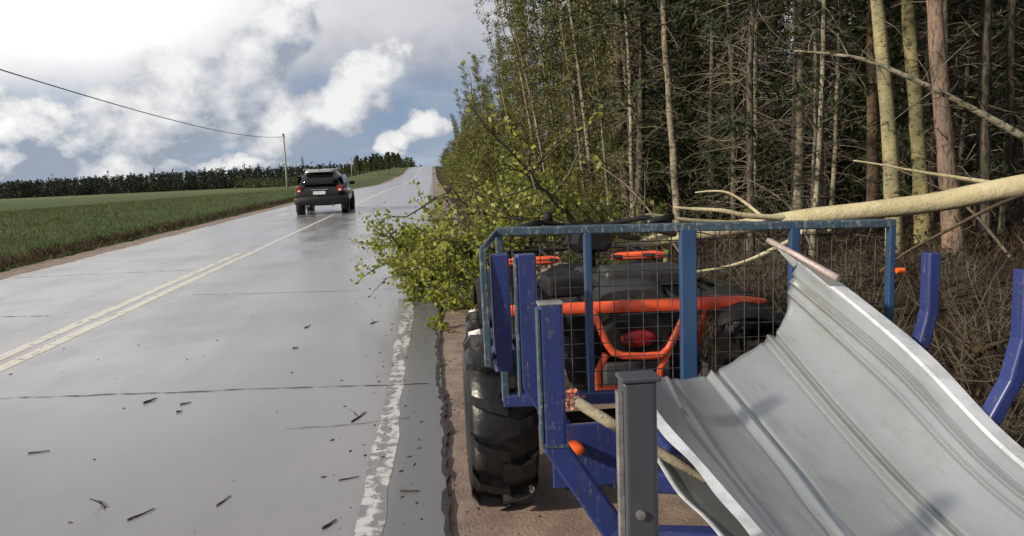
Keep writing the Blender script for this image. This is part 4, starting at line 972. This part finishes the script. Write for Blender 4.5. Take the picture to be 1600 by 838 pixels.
# bare pale branches of the trunk
def bare(ps, r0, mat='bark_pale', name='branch'):
    ps = [catm(ps, k / 14) for k in range(15)]
    m = MB(); m.tube(ps, [r0 * (1 - .7 * k / 14) * (1 + .06 * math.sin(k * 2.1)) for k in range(15)], 8); m.build(name, mat, ft, True, FO)
bare([(3.5, 7.2, .88), (3.0, 7.15, .93), (2.75, 7.15, .99), (2.45, 7.2, 1.02), (2.3, 7.25, 1.04)], .032)
bare([(3.1, 7.3, .84), (2.75, 7.1, .88), (2.35, 7.0, .93), (2.05, 7.0, .99), (1.95, 7.0, 1.0)], .026)
bare([(3.6, 7.15, .86), (3.37, 6.8, .77), (2.95, 6.65, .62), (2.6, 6.55, .54), (2.2, 6.5, .505)], .030)
bare([(3.2, 7.25, .90), (3.05, 7.35, 1.05), (2.9, 7.4, 1.15), (2.75, 7.45, 1.17), (2.6, 7.5, 1.16)], .018)
bare([(5.6, 6.6, 1.10), (4.9, 6.3, .98), (4.3, 6.1, .80), (3.9, 6.0, .66), (3.6, 5.9, .52)], .022, 'bark_brown')
bare([(5.2, 6.7, 1.16), (4.8, 6.8, 1.24), (4.5, 6.85, 1.30), (4.2, 6.9, 1.37), (3.95, 6.95, 1.42)], .020, 'bark_pale')
bare([(2.2, 7.7, .70), (2.0, 7.75, .9), (2.05, 7.8, 1.05), (2.1, 7.85, 1.16), (2.15, 7.9, 1.25)], .012, 'twig_grey')
# snapped stump that carries the butt
so = (9.4, 5.35, zground(9.4, 5.35)); stp = thing('snapped_stump', 'snapped aspen stump carrying the butt of the fallen tree', 'stump', so)
m = MB(); m.tube([(0, 0, -.3), (0, 0, .2), (.02, 0, 1.2), (0, .01, 1.62 - so[2])], [.24, .19, .17, .15], 12); m.build('trunk', 'bark_yellow', stp, True)
m = MB()
for k in range(9):
    a = k * .7; m.tube([(.09 * math.cos(a), .09 * math.sin(a), 1.55 - so[2]), (.10 * math.cos(a), .10 * math.sin(a), 1.75 - so[2] + .1 * math.sin(k * 2.3))], [.05, .004], 5)
m.build('splinters', 'bark_pale', stp)
# leaning dead branch hung across the trunks
bo = (6.5, 8.0, 1.58); hb_ = thing('hung_branch', 'long bare dead branch slanting across the yellow trunks on the right', 'branch', bo)
m = MB(); P_ = [(9.2, 8.0, zground(9.2, 8.0)), (7.9, 7.9, .75), (6.529, 8.0, 1.584), (5.9, 8.1, 1.96), (5.438, 8.2, 2.227), (4.9, 8.35, 2.50), (4.552, 8.5, 2.603), (4.2, 8.7, 2.68)]
pl_ = [catm(P_, k / 34) for k in range(35)]; m.tube(pl_, [.055 - .045 * k / 34 for k in range(35)], 8); m.build('stem', 'bark_birch', hb_, True, bo)
for k in range(16):
    m = MB(); s_ = at(pl_, rp.uniform(.35, .98)); dd = Vector((rp.uniform(-1, .3), rp.uniform(-.5, .5), rp.uniform(-.7, .8)))
    m.tube(curve(s_, dd, rp.uniform(.2, .7), 4, rf, .2), [.010, .008, .006, .004, .002], 4); m.build('twig', 'twig_grey', hb_, False, bo)
# a few slanting dead stems in the understorey
for k, (a, b_, lab) in enumerate([((3.1, 16.5, 1.75), (4.4, 13.5, -.2), 'thin dead stem leaning right above the quad bike handlebar'), ((5.4, 12.8, 1.1), (6.3, 12.2, -.2), 'arched dead branch rising behind the fallen trunk'), ((7.0, 11.2, 1.25), (8.3, 10.2, -.2), 'short pale dead branch in front of the yellow aspen')]):
    o = thing('dead_branch', lab, 'branch', b_); m = MB(); a = Vector(a); b2 = Vector(b_); mid = (a + b2) / 2 + Vector((.12, 0, .18))
    m.tube([catm([b2, mid, a], q / 12) for q in range(13)], [.028 - .02 * q / 12 for q in range(13)], 6); m.build('stem', 'twig_grey', o, True, b_)
    m = MB()
    for q in range(5): s_ = catm([b2, mid, a], rp.uniform(.3, .95)); m.tube(curve(s_, Vector(rf.normal(size=3)), rp.uniform(.2, .5), 3, rf, .2), [.008, .006, .004, .002], 3)
    m.build('twigs', 'twig_grey', o, False, b_, 'stuff')

# ------------------------------------------------------------------ litter on the road
def twig(label, x, y, L, a, fork=False, r0=.006, mat='twig_dark'):
    r0 *= .7
    o = thing('twig', label, 'twig', (x, y, zroad(y) + .0045 + r0 * .8), a, 'twigs on the road')
    m = MB(); n_ = 5
    m.tube([(L * (k / n_ - .5), .012 * math.sin(k * 1.1 + L * 9) * L, .0008 * math.sin(k * 2)) for k in range(n_ + 1)], [r0 * (1 - .5 * k / n_) for k in range(n_ + 1)], 5); m.build('stem', mat, o, True)
    if fork:
        m = MB(); m.tube([(-.05 * L, 0, 0), (.1 * L, .22 * L, .02), (.12 * L, .42 * L, .035)], [r0 * .8, r0 * .6, .002], 4); m.build('side_shoot', mat, o)
    return o
twig('forked dark twig beside the white edge line', -.53, 4.64, .19, 1.2, True, .008)
twig('short thick dark twig just past the near crack', -2.0, 5.31, .11, 1.1, False, .012)
twig('small dark twig right of the thick one by the near crack', -1.73, 5.19, .07, .5, False, .008)
twig('dark chip nearest below the near crack', -1.715, 5.01, .035, .2, False, .010)
twig('straight twig far left on the near lane', -2.29, 4.41, .11, .15, False, .007)
twig('forked twig near the bottom left of the lane', -1.62, 3.60, .11, 2.2, True, .008)
twig('slanting straight twig at the bottom left of the lane', -1.39, 3.45, .13, .9, False, .007)
twig('pale split twig at the bottom middle of the lane', -1.05, 3.53, .11, 1.25, False, .006, 'twig_grey')
twig('small dark twig alone in mid lane beyond the near crack', -1.31, 7.59, .09, 1.2, False, .010)
twig('dark chip just nearer than the lone mid-lane twig', -1.265, 6.68, .05, .3, False, .010)
twig('twig lying just in from the worn edge line', -.49, 3.68, .10, .3, False, .006)
twig('short twig at the bottom of the lane by the edge line', -.52, 3.19, .09, 1.0, False, .009)
twig('twig near the fallen crown on the lane', -.66, 7.62, .12, 1.0, True, .008)
twig('dark twig on the strip right of the edge line', -.187, 3.47, .09, -.2, False, .008)
rl = np.random.default_rng(44); pos = []
for k in range(480):
    if k < 110: xx, yy = rl.uniform(-3.6, -.1), 2.6 + 8 * rl.uniform(0, 1) ** 1.5
    elif k < 300: xx, yy = rl.normal() * .25 - .25, rl.uniform(2.6, 8.5)
    else: xx, yy = rl.uniform(0.0, .75), rl.uniform(2.6, 5.5)
    pos.append((xx, yy, zroad(yy) + (.0055 if xx < -.1 else -.010)))
mb = MB()
for p_ in pos:
    a = rl.uniform(0, 6.28); L_ = .005 + .016 * rl.uniform(0, 1) ** 3; W_ = L_ * rl.uniform(.25, .7); hh = L_ * .3
    ca, sa = math.cos(a), math.sin(a)
    vs = [(p_[0] + ca * l_ - sa * w_, p_[1] + sa * l_ + ca * w_, p_[2] + h_) for l_, w_, h_ in ((-L_, 0, 0), (0, -W_, 0), (L_, 0, 0), (0, W_, 0), (0, 0, hh))]
    mb.add(vs, [(0, 1, 4), (1, 2, 4), (2, 3, 4), (3, 0, 4)])
tag(mb.build('bark_litter', 'twig_dark', kind='stuff'), 'scattered crumbs of bark and twig on the wet road and shoulder', 'litter')
